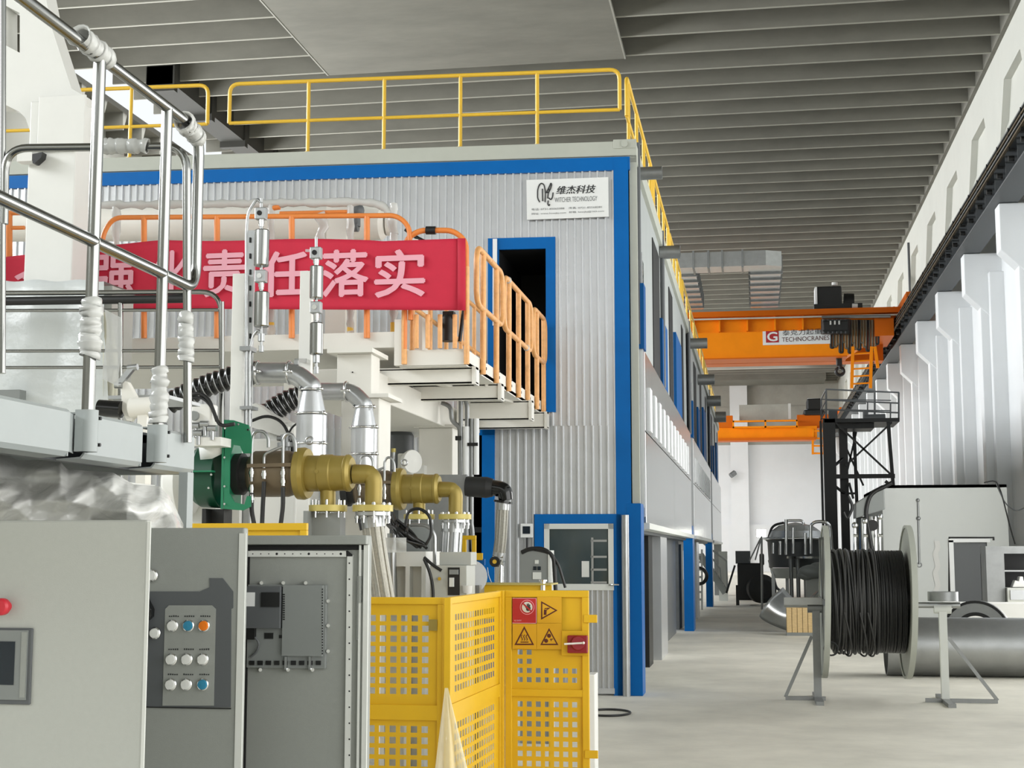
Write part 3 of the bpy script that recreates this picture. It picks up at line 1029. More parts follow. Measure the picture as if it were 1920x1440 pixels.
def pump(Y, k, ox, oy, label, full=True):
    """gold pump lying along the wall; k = size, ox/oy = pixel shift; drawn from the nearer one"""
    P_ = lambda x, y: W(ox + (x - 560) * k, oy + (y - 888) * k, Y)
    s = S(Y) * k
    c = P_(560, 888)
    t = thing('pump', label, 'pump', V((c.x, Y, 0.0)))
    ax = V((1, 0, 0))

    def lathe(prof):
        mb = MB()
        q = [((x - 560) * s, r * s) for x, r in prof]
        return mb.rev(q, c, ax, 36)
    part('rear_body', lathe([(462, 0), (462, 33), (468, 40), (474, 45), (540, 45), (552, 41), (562, 41)]), 'gold_brown', t)
    part('flange_ring', lathe([(560, 0), (560, 50), (572, 51), (580, 48), (580, 34)]), 'gold_paint', t)
    part('front_body', lathe([(578, 35), (604, 35), (606, 36.5), (628, 36.5), (630, 35), (640, 34), (655, 34), (657, 36), (662, 36), (668, 30), (668, 0)]), 'gold_paint', t)
    part('inspection_plug', MB().cyl(P_(604, 886) - V((0, 34 * s, 0)), P_(604, 886) - V((0, 38 * s, 0)), 4 * s, n=14), 'gold_paint', t)
    e = part('outlet_elbow', MB().tube(fillet([P_(664, 889), P_(701, 889), P_(700, 950)], 32 * s, 10), [19 * s] + [18.5 * s] * 4 + [17 * s] * 9, 22), 'gold_paint', t)
    f = P_(699, 959)
    part('outlet_flange', MB().rev([(0, 0), (0, 39 * s), (12 * s, 39 * s), (12 * s, 0)], f, (0, 0, 1), 32), 'gold_flange', t)
    part('counter_flange', MB().rev([(0, 0), (0, 34 * s), (7 * s, 34 * s), (7 * s, 0)], f - V((0, 0, 8 * s)), (0, 0, 1), 32), 'steel', t)
    for i in range(10):
        a = 2 * pi * i / 10
        p = f + V((cos(a) * 32 * s, sin(a) * 32 * s, 0))
        part('bolt', MB().cyl(p - V((0, 0, 22 * s)), p + V((0, 0, 17 * s)), 2.4 * s, n=6).cyl(p + V((0, 0, 12 * s)), p + V((0, 0, 16 * s)), 4 * s, n=6).cyl(p - V((0, 0, 14 * s)), p - V((0, 0, 9 * s)), 4 * s, n=6), 'chrome', t)
    g = P_(615, 959)
    part('drain_stub', MB().cyl(g, P_(615, 918), 15 * s), 'gold_paint', t)
    part('drain_flange', MB().rev([(0, 0), (0, 37 * s), (12 * s, 37 * s), (12 * s, 0)], g, (0, 0, 1), 32), 'gold_flange', t)
    for i in range(8):
        a = 2 * pi * i / 8 + .2
        p = g + V((cos(a) * 31 * s, sin(a) * 31 * s, 0))
        part('stud', MB().cyl(p - V((0, 0, 12 * s)), p + V((0, 0, 22 * s)), 2.6 * s, n=6), 'chrome', t)
    part('support_leg', MB().box(g.x - 30 * s, g.x + 30 * s, Y - .06, Y + .06, 0, g.z - 3 * s).box(g.x - 34 * s, g.x - 26 * s, Y - .16, Y + .16, 0, g.z), 'panel_mid_grey', t)
    part('coupling', lathe([(432, 0), (432, 40), (448, 41), (450, 34), (464, 34), (464, 0)]), 'rubber', t)
    # lubrication tubes bent over the top, on a small manifold bar
    D = V((0, -46 * s, 0))
    for pts in ([(487, 905), (487, 832), (492, 812), (510, 812), (518, 824), (518, 842)], [(510, 880), (510, 855), (525, 848), (545, 840)], [(545, 905), (545, 826), (552, 816), (562, 818), (568, 832), (568, 850)]):
        part('lubrication_tube', MB().tube(fillet([P_(*q) + D for q in pts], 14 * s), 3.0 * s, 10), 'steel', t)
    part('manifold_bar', MB().bar(P_(479, 876) + D, P_(560, 874) + D, 6 * s, 7 * s), 'gold_brown', t)
    for x, y in ((487, 889), (510, 892), (545, 889), (487, 918), (487, 936), (545, 905)):
        part('fitting', MB().cyl(P_(x, y - 7) + D, P_(x, y + 8) + D, 4.6 * s, n=6).cyl(P_(x, y - 3) + D, P_(x, y + 3) + D, 6 * s, n=6), 'chrome', t)
    for pts in ([(487, 925), (487, 960), (492, 985)], [(510, 905), (508, 945), (506, 990)], [(545, 915), (545, 950), (540, 990)]):
        part('oil_hose', MB().tube(fillet([P_(*q) + D for q in pts], 10 * s), 4.2 * s, 10), 'rubber', t)
    part('lifting_eye', MB().ring(P_(580, 826), (0, 1, 0), 7 * s, 2 * s, 18), 'steel', t)
    return t


pump(9.0, 1.0, 560, 888, 'large gold painted pump beside the green coupling guard')
pump(10.6, .80, 742, 917, 'smaller gold painted pump to the right of the large one')

Y = 9.0
P = lambda x, y: W(x, y, Y)
t = thing('coupling_guard', 'green painted coupling guard left of the large gold pump', 'guard', P(420, 985))
s = S(Y)
c = P(367, 893)
part('drum', MB().rev([(0, 44 * s), (6 * s, 55 * s), (16 * s, 61 * s), (56 * s, 63 * s), (56 * s, 60 * s), (16 * s, 58 * s), (6 * s, 52 * s), (0, 40 * s)], c, (1, 0, 0), 40), 'green_dark', t)
Yp = Y - .22
pl = [W(x, y, Yp) for x, y in ((420, 787), (438, 788), (466, 797), (472, 825), (471, 850), (456, 850), (450, 836), (437, 834), (431, 856), (430, 925), (440, 942), (458, 946), (463, 930), (470, 930), (470, 950), (456, 957), (420, 954))]
part('flange_plate', MB().prism(pl, (0, .012, 0)), 'green_paint', t)
part('rib', MB().box(P(370, 888).x, P(424, 888).x, Y - .26, Y - .19, P(400, 889).z, P(400, 886).z).box(W(417, 800, Yp).x, W(422, 800, Yp).x, Yp, Y + .1, W(420, 954, Yp).z, W(420, 795, Yp).z), 'green_paint', t)
mb = MB()
for x, y in ((423, 803), (448, 796), (466, 806), (422, 858), (422, 912), (397, 890), (392, 915), (422, 945)):
    q = W(x, y, Yp if x > 410 else Y - .215)
    mb.cyl(q, q - V((0, .012, 0)), .007, n=8)
part('bolt', mb, 'chrome', t)
part('window_flap', MB().sheet([[W(x, y, Y - .215) for x, y in ((372, 832), (396, 830), (418, 829))], [W(x, y, Y - .2) for x, y in ((376, 862), (398, 860), (418, 850))]]), 'sign_white', t, solid=.004)
part('foot', MB().box(P(395, 960).x, P(425, 960).x, Y - .05, Y + .1, 0, P(400, 955).z).box(P(395, 960).x, P(402, 960).x, Y - .15, Y + .1, 0, P(400, 955).z), 'black', t)
# pale volute casing left of the guard
t = thing('blower_casing', 'pale round blower casing behind the platform leg, left of the green guard', 'casing', P(350, 985))
part('volute', MB().rev([(0, 0), (0, 40 * s), (14 * s, 62 * s), (40 * s, 75 * s), (66 * s, 66 * s), (74 * s, 50 * s), (74 * s, 0)], W(316, 905, 9.35), (1, 0, 0), 40), 'white_steel', t)
part('pedestal', MB().box(P(325, 960).x, P(372, 960).x, 9.3, 9.6, 0, P(350, 940).z), 'white_steel', t)


# silver ducts dropping over the pumps
def duct(name, Y, pts, r, cone, cyl_, clamps, label, yend):
    t = thing(name, label, 'duct', W(cyl_[0], yend, Y))
    s = S(Y)
    P_ = lambda x, y: W(x, y, Y)
    part('elbow_pipe', MB().tube(fillet([P_(*q) for q in pts], 48 * s, 4), r * s, 28), 'duct_metal', t)
    (xc, y0, r0, y1, r1) = cone
    part('cone', MB().rev([(0, r1 * s), ((y1 - y0) * s, r0 * s)], P_(xc, y1), (0, 0, 1), 32), 'galvanised_sheet', t)
    part('duct_pipe', MB().rev([(0, cyl_[1] * s), ((yend - y1) * s, cyl_[1] * s)], P_(xc, yend), (0, 0, 1), 32), 'galvanised_sheet', t)
    for x, y, rr, axis in clamps:
        q = P_(x, y)
        k = part('clamp', MB().ring(q, axis, rr * s, 2.2 * s, 32, 8), 'chrome', t)
        o = q + (V((0, -rr * s, 0)) if axis == (1, 0, 0) else V((rr * .75 * s, -rr * .66 * s, 0)))
        part('clamp_bolt', MB().cyl(o - V((6 * s, 0, 0)), o + V((8 * s, 0, 0)), 3 * s, n=8).ball(o + V((9 * s, 0, 0)), 4 * s), 'chrome', k)
    return t


Y = 9.9
DUCT = duct('silver_duct', 9.9, [(480, 699), (553, 699), (584, 725), (583, 731)], 20, (583, 733, 20, 776, 29.5), (583, 29.5), [(543, 699, 22, (1, 0, 0)), (484, 699, 22, (1, 0, 0)), (583, 731, 22, (0, 0, 1)), (583, 776, 31, (0, 0, 1)), (583, 832, 31, (0, 0, 1))], 'large silver duct with elbow and cone above the gold pump', 860)
duct('silver_duct', 10.7, [(590, 734), (660, 734), (682, 758), (682, 764)], 17, (682, 764, 17, 801, 25), (682, 25.5), [(650, 734, 19, (1, 0, 0)), (682, 764, 19, (0, 0, 1)), (682, 802, 27, (0, 0, 1)), (682, 852, 27, (0, 0, 1))], 'slimmer silver duct with elbow and cone, right of the large one', 905)


def flex(name, Y, pts, rs, label, pitch=.05):
    """black spiral hose with pale wire"""
    pts = [W(x, y, Y) for x, y in pts]
    pts = fillet(pts, .25, 8)
    s = S(Y)
    L = [0]
    for a, b in zip(pts, pts[1:]):
        L.append(L[-1] + (b - a).length)
    n = int(L[-1] / (pitch / 6))
    cen, rr = [], []
    j = 0
    for i in range(n + 1):
        d = L[-1] * i / n
        while j < len(L) - 2 and L[j + 1] < d:
            j += 1
        f = (d - L[j]) / max(1e-6, L[j + 1] - L[j])
        cen.append(pts[j].lerp(pts[j + 1], f))
        r = rs[0] + (rs[1] - rs[0]) * d / L[-1]
        rr.append(r * s * (1 + .055 * cos(2 * pi * d / pitch)))
    t = thing(name, label, 'hose', cen[-1])
    part('sleeve', MB().tube(cen, rr, 22), 'black_gloss', t)
    for k in range(int(L[-1] / pitch)):
        i = min(n - 1, max(1, round(k * pitch / (pitch / 6))))
        r = rs[0] + (rs[1] - rs[0]) * k * pitch / L[-1]
        part('wire_ring', MB().ring(cen[i], cen[i + 1] - cen[i - 1], r * s * 1.05, .0045, 26, 6), 'steel', t)
    return t


part('hanger_arm', MB().bar(W(556, 676, 9.9), W(572, 676, 10.27), .03, .03).bar(W(556, 676, 9.9), W(556, 684, 9.9), .03, .03), 'steel', DUCT)
flex('flexible_hose', 9.9, [(482, 699), (440, 706), (390, 722), (345, 742), (318, 756)], (22, 21), 'black spiral hose leading left from the large silver duct')
flex('flexible_hose', 10.7, [(592, 734), (555, 744), (525, 760), (496, 784)], (18, 24), 'black spiral hose leading down left from the slimmer duct', .045)

# slim steel posts with strings of stainless dampers
Y = 9.6
t = thing('support_post', 'pale flat steel post between the banner and the green guard', 'post', W(443, 985, Y))
part('shaft', MB().box(W(432, 700, Y).x, W(455, 700, Y).x, Y, Y + .05, 0, W(440, 513, Y).z), 'white_steel', t, .004)
t = thing('support_post', 'pale flat steel post behind the right damper string', 'post', W(570, 985, 10.25))
part('shaft', MB().box(W(561, 600, 10.25).x, W(584, 600, 10.25).x, 10.25, 10.3, 0, W(570, 508, 10.25).z), 'white_steel', t, .004)
t = thing('slotted_strut', 'tall slotted steel strut beside the left damper string', 'strut', W(466, 985, 9.66))
part('channel', MB().box(W(457, 600, 9.66).x, W(474, 600, 9.66).x, 9.66, 9.69, 0, W(466, 432, 9.66).z), 'steel', t)
mb = MB()
for k in range(12):
    q = W(469, 450 + 30 * k, 9.655)
    mb.box(q.x - .006, q.x + .006, 9.652, 9.662, q.z - .018, q.z + .018)
part('slot', mb, 'dark_gap', t)
Y = 9.55
P = lambda x, y: W(x, y, Y)
for x, label, cans, blocks, top, bot in ((490, 'left string of stainless damper cylinders hanging before the banner', ((426, 499), (543, 613)), ((390, 412), (507, 530)), 372, 660),
                                        (593, 'right string of stainless damper cylinders hanging before the banner', ((495, 560), (602, 665)), ((464, 486), (566, 588)), 445, 700)):
    t = thing('damper_string', label, 'damper', P(x, bot))
    s = S(Y)
    k = 1 if x < 500 else .88
    part('rod', MB().cyl(P(x, bot), P(x, top), 3 * s, n=10), 'steel', t)
    for a, b in cans:
        part('cylinder', MB().rev([(0, 0), (0, 14 * s * k), (2 * s, 15 * s * k), ((b - a) * s - 2 * s, 15 * s * k), ((b - a) * s, 13 * s * k), ((b - a) * s, 0)], P(x, b), (0, 0, 1), 28), 'stainless', t)
    for a, b in blocks:
        bl = part('eye_block', MB().box(P(x - 10, a).x, P(x + 10, a).x, Y - .03, Y + .03, P(x, b).z, P(x, a).z), 'steel', t, .006)
        part('eye', MB().cyl(P(x - 1, (a + b) / 2) - V((0, .031, 0)), P(x - 1, (a + b) / 2) - V((0, .036, 0)), 5 * s, n=16), 'dark_gap' if a < 480 else 'chrome', bl)
        part('nut', MB().cyl(P(x, b), P(x, b + 8), 6 * s, n=6).cyl(P(x, b + 8), P(x, b + 13), 5 * s, n=12), 'chrome', bl)
    if x > 500:
        part('hanger_arm', MB().bar(P(x, 470), W(575, 470, 10.27), .02, .02), 'steel', t)
    part('end_clevis', MB().cyl(P(x, bot), P(x, bot - 12), 5 * s, n=10).cyl(P(x, bot - 20), P(x, bot - 34), 7 * s, n=8), 'steel', t)
    if x < 500:
        part('bent_tube', MB().tube(fillet([P(462, 800), P(462, 440), P(465, 398), P(482, 372), P(491, 382)], .05), 3.2 * s, 8), 'steel', t)
        part('bent_tube', MB().tube(fillet([P(468, 800), P(468, 660), P(474, 630), P(484, 618), P(490, 626)], .05), 2.6 * s, 8), 'steel', t)
        part('guide_plate', MB().box(P(452, 655).x, P(472, 655).x, Y - .03, Y + .1, P(460, 658).z, P(460, 650).z), 'dull_steel', t)
        part('guide_plate', MB().box(P(452, 768).x, P(475, 768).x, Y - .03, Y + .1, P(460, 768).z, P(460, 762).z), 'dull_steel', t)

# white machine housing and fittings behind the pump
Y = 10.4
t = thing('machine_housing', 'white machine housing with pipes behind the gold pump', 'machine', W(510, 985, Y))
a, b = W(468, 840, Y), W(556, 840, Y)
part('body', MB().box(a.x, b.x, Y, Y + .6, .0, W(500, 822, Y).z).box(a.x + .1, b.x - .05, Y + .1, Y + .6, .0, W(500, 790, Y).z), 'white_steel', t, .02)
part('lid', MB().prism([W(x, y, Y + .04) for x, y in ((462, 760), (480, 756), (540, 800), (540, 822), (468, 800))], (0, .4, 0)), 'white_steel', t)
part('cable', MB().tube(fillet([W(x, y, Y - .05) for x, y in ((470, 790), (500, 778), (530, 790), (548, 830), (548, 860))], .1), .012, 8).tube(fillet([W(x, y, Y - .05) for x, y in ((560, 792), (548, 800), (540, 815))], .05), .008, 8), 'black', t)
part('valve_stack', MB().cyl(W(535, 850, Y - .1), W(535, 815, Y - .1), .035, n=12).cyl(W(535, 838, Y - .1), W(535, 830, Y - .1), .06, n=16).cyl(W(545, 822, Y - .1), W(520, 822, Y - .1), .02, n=8), 'dull_steel', t)
Y = 8.6
P = lambda x, y: W(x, y, Y)
t = thing('actuator_box', 'white valve actuator box with black cable above the green guard', 'actuator', P(380, 830))
part('housing', MB().box(P(358, 780).x, P(396, 780).x, Y, Y + .12, P(370, 802).z, P(370, 757).z), 'white_steel', t, .012)
part('gland', MB().cyl(P(366, 780), P(366, 780) - V((0, .03, 0)), .03, n=16), 'panel_mid_grey', t)
part('cable', MB().tube(fillet([P(350, 745), P(372, 735), P(392, 748), P(402, 775), P(412, 800), P(440, 795)], .08), .012, 8).tube(fillet([P(350, 752), P(375, 742), P(396, 760), P(406, 790)], .08), .009, 8), 'black', t)
for x, y in ((366, 798), (384, 795), (372, 812), (398, 803)):
    part('pipe_fitting', MB().cyl(P(x - 8, y), P(x + 8, y), .022, n=6).cyl(P(x, y), P(x, y + 22), .014, n=8), 'steel', t)
part('mount_bracket', MB().box(P(360, 830).x, P(414, 830).x, Y, Y + .2, P(370, 836).z, P(370, 820).z), 'white_steel', t)
Y = 7.6
t = thing('pipe_flange', 'beige lobed pipe flange and cylinder behind the first handrail posts', 'pipe', P(240, 800))
part('dark_pipe', MB().cyl(P(186, 765), P(228, 768), S(Y, 17)), 'black_gloss', t)
part('lobe_plate', MB().prism([P(x, y) for x, y in ((226, 720), (232, 714), (240, 716), (256, 745), (256, 775), (246, 790), (236, 788), (228, 770))], (0, .04, 0)), 'cream_steel', t, .005)
part('cylinder', MB().cyl(P(246, 765), P(290, 762), S(Y, 20)), 'cream_steel', t)
part('clevis', MB().bar(P(222, 722), P(250, 688), .03, .03).cyl(P(216, 722), P(230, 722), .02).cyl(P(240, 690), P(258, 688), .018), 'steel', t)
part('pedestal', MB().box(P(262, 770).x, P(280, 770).x, Y - .03, Y + .05, 0, P(270, 770).z), 'cream_steel', t)
part('tread_plate', MB().box(P(188, 738).x, P(300, 738).x, Y + .1, Y + .6, P(200, 738).z - .02, P(200, 738).z), 'steel', t)

# black pump end with elbow and braided hose
Y = 13.0
P = lambda x, y: W(x, y, Y)
s = S(Y)
t = thing('black_elbow', 'gloss black pipe elbow pointing down in front of the corrugated wall', 'pipe elbow', P(920, 1090))
part('back_plate', MB().box(P(868, 912).x - .6, P(876, 912).x, Y - .03, Y + .03, 0, P(870, 890).z), 'dull_steel', t)
part('body', MB().rev([(0, 0), (0, 19 * s), (40 * s, 20 * s), (52 * s, 17 * s), (52 * s, 0)], P(874, 912), (1, 0, -.06), 24), 'rubber', t)
part('elbow', MB().tube(fillet([P(920, 914), P(946, 918), P(949, 938)], 22 * s, 8), [15 * s] * 10 + [14 * s], 20), 'black_gloss', t)
part('flange', MB().rev([(0, 0), (0, 18 * s), (4 * s, 18 * s), (4 * s, 0)], P(943, 943), (.15, 0, 1), 24), 'black_gloss', t)


def braid(name, pts, Y, r, label, n=14, m='braided'):
    t = thing(name, label, 'hose', W(pts[-1][0], pts[-1][1], Y))
    c = fillet([W(x, y, Y) for x, y in pts], .2, 6)
    s = S(Y)
    part('core', MB().tube(c, r * s, 20), m, t)
    for end in (0, -1):
        d = (c[1] - c[0]) if end == 0 else (c[-1] - c[-2])
        d.normalize()
        part('ferrule', MB().cyl(c[end] - d * .02, c[end] + d * .05, r * s * 1.12, n=20), 'steel', t)
    for k in range(5):
        a = pi + .2 + k * .6
        off = V((cos(a), -abs(sin(a)), 0)) * r * s
        part('pleat', MB().tube([q + off for q in c], r * s * .13, 6), m, t)
    return t


braid('braided_hose', [(943, 946), (940, 1010), (936, 1040)], 13.0, 11, 'shiny braided hose hanging from the black elbow')
braid('braided_hose', [(699, 975), (706, 1030), (722, 1130)], 9.0, 20, 'pleated fabric hose under the large gold pump outlet')
braid('braided_hose', [(849, 985), (846, 1030), (843, 1120)], 10.6, 20, 'wide metal hose under the smaller gold pump outlet', m='steel')
Y = 13.0
t = thing('clamp_valve', 'small black and chrome clamp valve in front of the blue door post', 'valve', P(936, 1100))
part('body', MB().cyl(P(925, 1050), P(945, 1050), S(Y, 12)).cyl(P(937, 1036), P(936, 1092), S(Y, 9)).cyl(P(936, 1092), V((P(936, 1092).x, Y, 0)), .03), 'chrome', t)
part('knob', MB().cyl(P(931, 1053), P(931, 1053) - V((0, .1, 0)), S(Y, 10), n=16), 'black', t)
part('knob_dot', MB().cyl(P(931, 1053) - V((0, .1, 0)), P(931, 1053) - V((0, .105, 0)), S(Y, 4), n=12), 'yellow_paint', t)

Y = 14.1
s = S(Y)
t = thing('motor_drive', 'white round gearbox on the platform column with a small green tipped pin', 'gearbox', P(765, 895))
part('disc', MB().rev([(0, 0), (0, 20 * s), (10 * s, 23 * s), (14 * s, 22 * s), (16 * s, 0)], P(766, 866), (.75, -.6, 0), 28), 'white_steel', t)
part('housing', MB().box(P(745, 866).x, P(772, 866).x, Y, Y + .15, P(750, 895).z, P(750, 850).z), 'white_steel', t, .015)
part('arm', MB().box(P(768, 866).x, P(792, 866).x, Y + .08, Y + .22, P(750, 892).z, P(750, 872).z), 'white_steel', t)
part('pin', MB().cyl(P(738, 880), P(738, 848), .02), 'steel', t)
part('pin_tip', MB().cyl(P(738, 848), P(738, 841), .024), 'gold_flange', t)
t = thing('grey_tank', 'dark grey tank standing in the shade under the platform girder', 'tank', W(750, 1000, 14.9))
a = W(748, 800, 14.9)
part('shell', MB().rev([(0, 0), (0, .16), (a.z - .1, .16), (a.z, .10), (a.z + .02, 0)], (a.x, 14.9, 0), (0, 0, 1), 24), 'panel_dark_grey', t)

# tangle of black cables
t = thing('cable_tangle', 'tangle of thick black cables between the gold pump outlets', 'cables', W(770, 1030, 9.8))
rc = random.Random(11)
for k in range(16):
    a = (rc.uniform(725, 765), rc.uniform(960, 985))
    m_ = (rc.uniform(735, 775), rc.uniform(985, 1010))
    b = (rc.uniform(780, 800), rc.uniform(1018, 1028))
    part('cable', MB().tube(fillet([W(*a, 9.7 + rc.uniform(0, .4)), W(*m_, 9.6 + rc.uniform(0, .4)), W(*b, 9.75)], .2, 6), .011, 8), 'black', t)
part('cable', MB().tube(fillet([W(x, y, 9.7) for x, y in ((760, 985), (765, 958), (785, 952), (806, 965), (810, 1000), (798, 1022))], .1, 6), .011, 8), 'black', t)
part('cable', MB().tube(fillet([W(x, y, 9.6) for x, y in ((795, 1048), (805, 1070), (812, 1100), (812, 1150))], .1, 6), .011, 8).tube(fillet([W(x, y, 9.6) for x, y in ((795, 1045), (812, 1060), (828, 1070))], .1, 6), .011, 8), 'black', t)
part('film_scrap', MB().sheet([[W(x, y, 9.6 + .03 * sin(x * y)) for x in (722, 735, 750, 762)] for y in (1008, 1018, 1030, 1036)]), 'plastic_wrap', t)

# pale machine base with switch boxes
Y = 9.9
t = thing('process_machine', 'pale grey machine frame behind the yellow fence', 'machine base', P(770, 1200))
mb = MB().box(P(715, 1050).x, P(798, 1050).x, Y, Y + .5, P(730, 1062).z, P(730, 1034).z)
for x in (715, 760, 790):
    mb.box(P(x, 1100).x, P(x + 8, 1100).x, Y, Y + .5, 0, P(730, 1062).z)
mb.box(P(720, 1100).x, P(790, 1100).x, Y + .1, Y + .12, 0, P(730, 1062).z)
part('frame', mb, 'white_steel', t)
part('inner_tube', MB().cyl(P(738, 1150), P(734, 1000), .03).tube(fillet([P(815, 1100), P(815, 1000), P(800, 985), P(770, 985)], .1), .014, 8), 'steel', t)
Y = 9.6
t = thing('switch_box', 'grey switch box with black breakers among the machinery', 'switch box', P(830, 1200))
part('body', MB().box(P(806, 1090).x, P(875, 1090).x, Y, Y + .3, 0, P(830, 1060).z).box(P(818, 1050).x, P(878, 1050).x, Y + .1, Y + .3, P(830, 1060).z, P(830, 1035).z), 'cabinet_light', t, .004)
part('breaker_panel', MB().box(P(840, 1090).x, P(862, 1090).x, Y - .006, Y, P(850, 1116).z, P(850, 1064).z), 'black', t)
part('breaker', MB().box(P(844, 1090).x, P(852, 1090).x, Y - .03, Y, P(850, 1100).z, P(850, 1083).z), 'cabinet_edge', t)
part('breaker', MB().box(P(844, 1090).x, P(860, 1090).x, Y - .03, Y, P(850, 1077).z, P(850, 1068).z), 'panel_mid_grey', t)
part('lid_screw', MB().cyl(P(825, 1085), P(825, 1085) - V((0, .02, 0)), .012, n=10), 'chrome', t)
part('paper_cup', MB().cyl(P(876, 1112), P(876, 1098), .03, .035), 'paper', t)
t = thing('round_end_plate', 'dark round end plate beside the grey switch box', 'plate', P(872, 1200))
part('plate', MB().cyl(W(876, 1080, 10.1), W(884, 1082, 10.0), S(9.8, 32), n=28), 'dull_steel', t)
part('pedestal', MB().box(P(866, 1150).x, P(880, 1150).x, 9.96, 10.14, 0, P(870, 1100).z), 'dull_steel', t)

# control box and thermostat by the door
Y = 12.2
t = thing('control_box', 'grey control box with small windows in front of the blue framed door', 'control box', P(1005, 1180))
part('body', MB().box(P(975, 1070).x, P(1028, 1070).x, Y, Y + .25, P(1000, 1190).z * 0, P(1000, 1033).z), 'panel_mid_grey', t, .006)
part('side', MB().box(P(1028, 1070).x, P(1031, 1070).x, Y - .01, Y + .26, 0, P(1000, 1032).z), 'cabinet_edge', t)
for xa, xb, ya, yb in ((1003, 1010, 1050, 1057), (1000, 1006, 1062, 1069), (1008, 1014, 1062, 1069), (999, 1015, 1073, 1086)):
    part('display', MB().box(P(xa, 1070).x, P(xb, 1070).x, Y - .006, Y, P(1005, yb).z, P(1005, ya).z), 'screen' if ya > 1060 and ya < 1070 else 'cabinet_edge', t)
part('cable', MB().tube(fillet([P(978, 1036), P(992, 1029), P(1018, 1028), P(1038, 1042), P(1042, 1110)], .1), .018, 8).tube(fillet([P(1000, 1030), P(1030, 1036), P(1046, 1055), P(1060, 1102)], .1), .012, 8), 'black', t)
t = thing('thermostat', 'white square thermostat with dark display on the corrugated wall', 'thermostat', F(988, 1008, .03))
mb = MB()
fbox(mb, fx(977, 995), fx(1000, 995), F(988, 1008).z, F(988, 982).z, .06, .04)
part('case', mb, 'sign_white', t, .004)
mb = MB()
fbox(mb, fx(981, 995), fx(995, 995), F(988, 1001).z, F(988, 987).z, .064, .006)
part('display', mb, 'screen', t)
mb = MB()
a = F(988, 1008, .045)
mb.cyl(a, V((a.x, a.y, a.z - .22)), .012, n=8)
part('lead', mb, 'black', t)
# ------------------------------------------------------------------ raised grey platform with stainless handrail, far left
YE = 5.4
XP = W(365, 815, YE).x
zp0, zp1 = W(365, 890, YE).z, W(365, 815, YE).z
rp = thing('raised_platform', 'raised light grey steel platform with rounded fascia, carrying the stainless handrail', 'platform', (XP - 1, YE, 0))
yx = lambda x: WX(x, 800, XP).y


def fascia(ya, yb, lip):
    mb = MB()
    prof = [(XP - .06, zp1), (XP - .012, zp1), (XP, zp1 - .012), (XP, zp0 + .02), (XP - .012, zp0 + .004), (XP - .1, zp0), (XP - .1, zp0 + .004), (XP - .016, zp0 + .01), (XP - .006, zp0 + .022), (XP - .006, zp1 - .014), (XP - .016, zp1 - .006), (XP - .06, zp1 - .006)]
    mb.prism([(x, ya, z) for x, z in prof], (0, yb - ya, 0))
    mb.box(XP - .1, XP - .003, yb - .006, yb, zp0 + .005, zp1 - .005)
    if lip:
        mb.prism([(XP, yb, zp0 + .02), (XP - .035, yb + lip, zp0 + .02), (XP - .035, yb + lip, zp1 - .012), (XP, yb, zp1 - .012)], (-.004, 0, 0))
    return mb


part('fascia', fascia(2.6, yx(131), .1), 'platform_grey', rp)
part('fascia', fascia(yx(160), yx(268), .06), 'platform_grey', rp)
part('fascia', fascia(yx(292), YE, 0), 'platform_grey', rp)
part('end_fascia', MB().box(-4.2, XP - .02, YE - .02, YE, zp0, zp1), 'platform_grey', rp)
part('deck', MB().box(-4.2, XP - .1, 2.6, YE - .02, zp1 - .05, zp1 - .01).box(XP - .14, XP - .1, 2.6, YE - .02, zp0, zp1 - .02), 'panel_dark_grey', rp)
q = W(350, 897, YE - .1)
part('leg', MB().box(q.x - .015, q.x + .02, YE - .14, YE - .08, 0, zp0 + .002), 'platform_grey', rp)
part('leg', MB().box(-4.1, -4.05, YE - .14, YE - .08, 0, zp0 + .002).box(-4.1, -4.05, 2.7, 2.76, 0, zp0 + .002), 'platform_grey', rp)
part('brace', MB().bar((q.x, YE - .11, zp0 - .35), (q.x - .35, YE - .11, zp0), .04, .02), 'platform_grey', rp)

hr = thing('handrail', 'polished stainless handrail on the raised platform, partly wound in plastic', 'handrail', (XP + .03, YE, zp1))
XH = XP + .012
rt = .0215


def H(x, y, X=None):
    return WX(x, y, XH if X is None else X)


a, e = H(60, 0), H(352, 238)
zt = (a.z + e.z) / 2
zm = (H(0, 375).z + H(330, 522).z) / 2
yE = H(376, 300).y - .02
part('rail_loop', MB().tube(fillet([(XH, 2.7, zt), (XH, yE, zt), (XH, yE, zm), (XH, 2.7, zm)], .1, 8), rt, 18), 'stainless', hr)
for x in (181, 311):
    yy = H(x, 300).y
    p = part('post', MB().cyl((XH, yy, zp0 + .03), (XH, yy, zt), rt * .97, n=18), 'stainless', hr)
    part('socket', MB().cyl((XH + .004, yy, zp0 + .025), (XH + .004, yy, zp1 + .005), .031, n=18).box(XH - .03, XH + .004, yy - .03, yy + .03, zp0 + .025, zp1 + .005), 'platform_grey', p)
    part('screw', MB().cyl((XH + .02, yy + .03, zp1 - .02), (XH + .034, yy + .03, zp1 - .02), .006, n=8), 'black', p)
    part('screw', MB().cyl((XH + .02, yy + .03, zp0 + .05), (XH + .034, yy + .03, zp0 + .05), .006, n=8), 'black', p)
    part('weld_collar', MB().ring((XH, yy, zm), (0, 1, 0), rt * 1.0, .004, 20, 6), 'stainless', p)
# end hoop across the platform
Y = yE - .06
P = lambda x, y: W(x, y, Y)
part('end_hoop', MB().tube(fillet([P(352, 830), P(350, 274), P(10, 278), P(8, 420)], .1, 8), .0165, 16), 'stainless', hr)
part('end_post', MB().cyl(P(4, 700), P(5, -60), .014, n=14), 'stainless', hr)


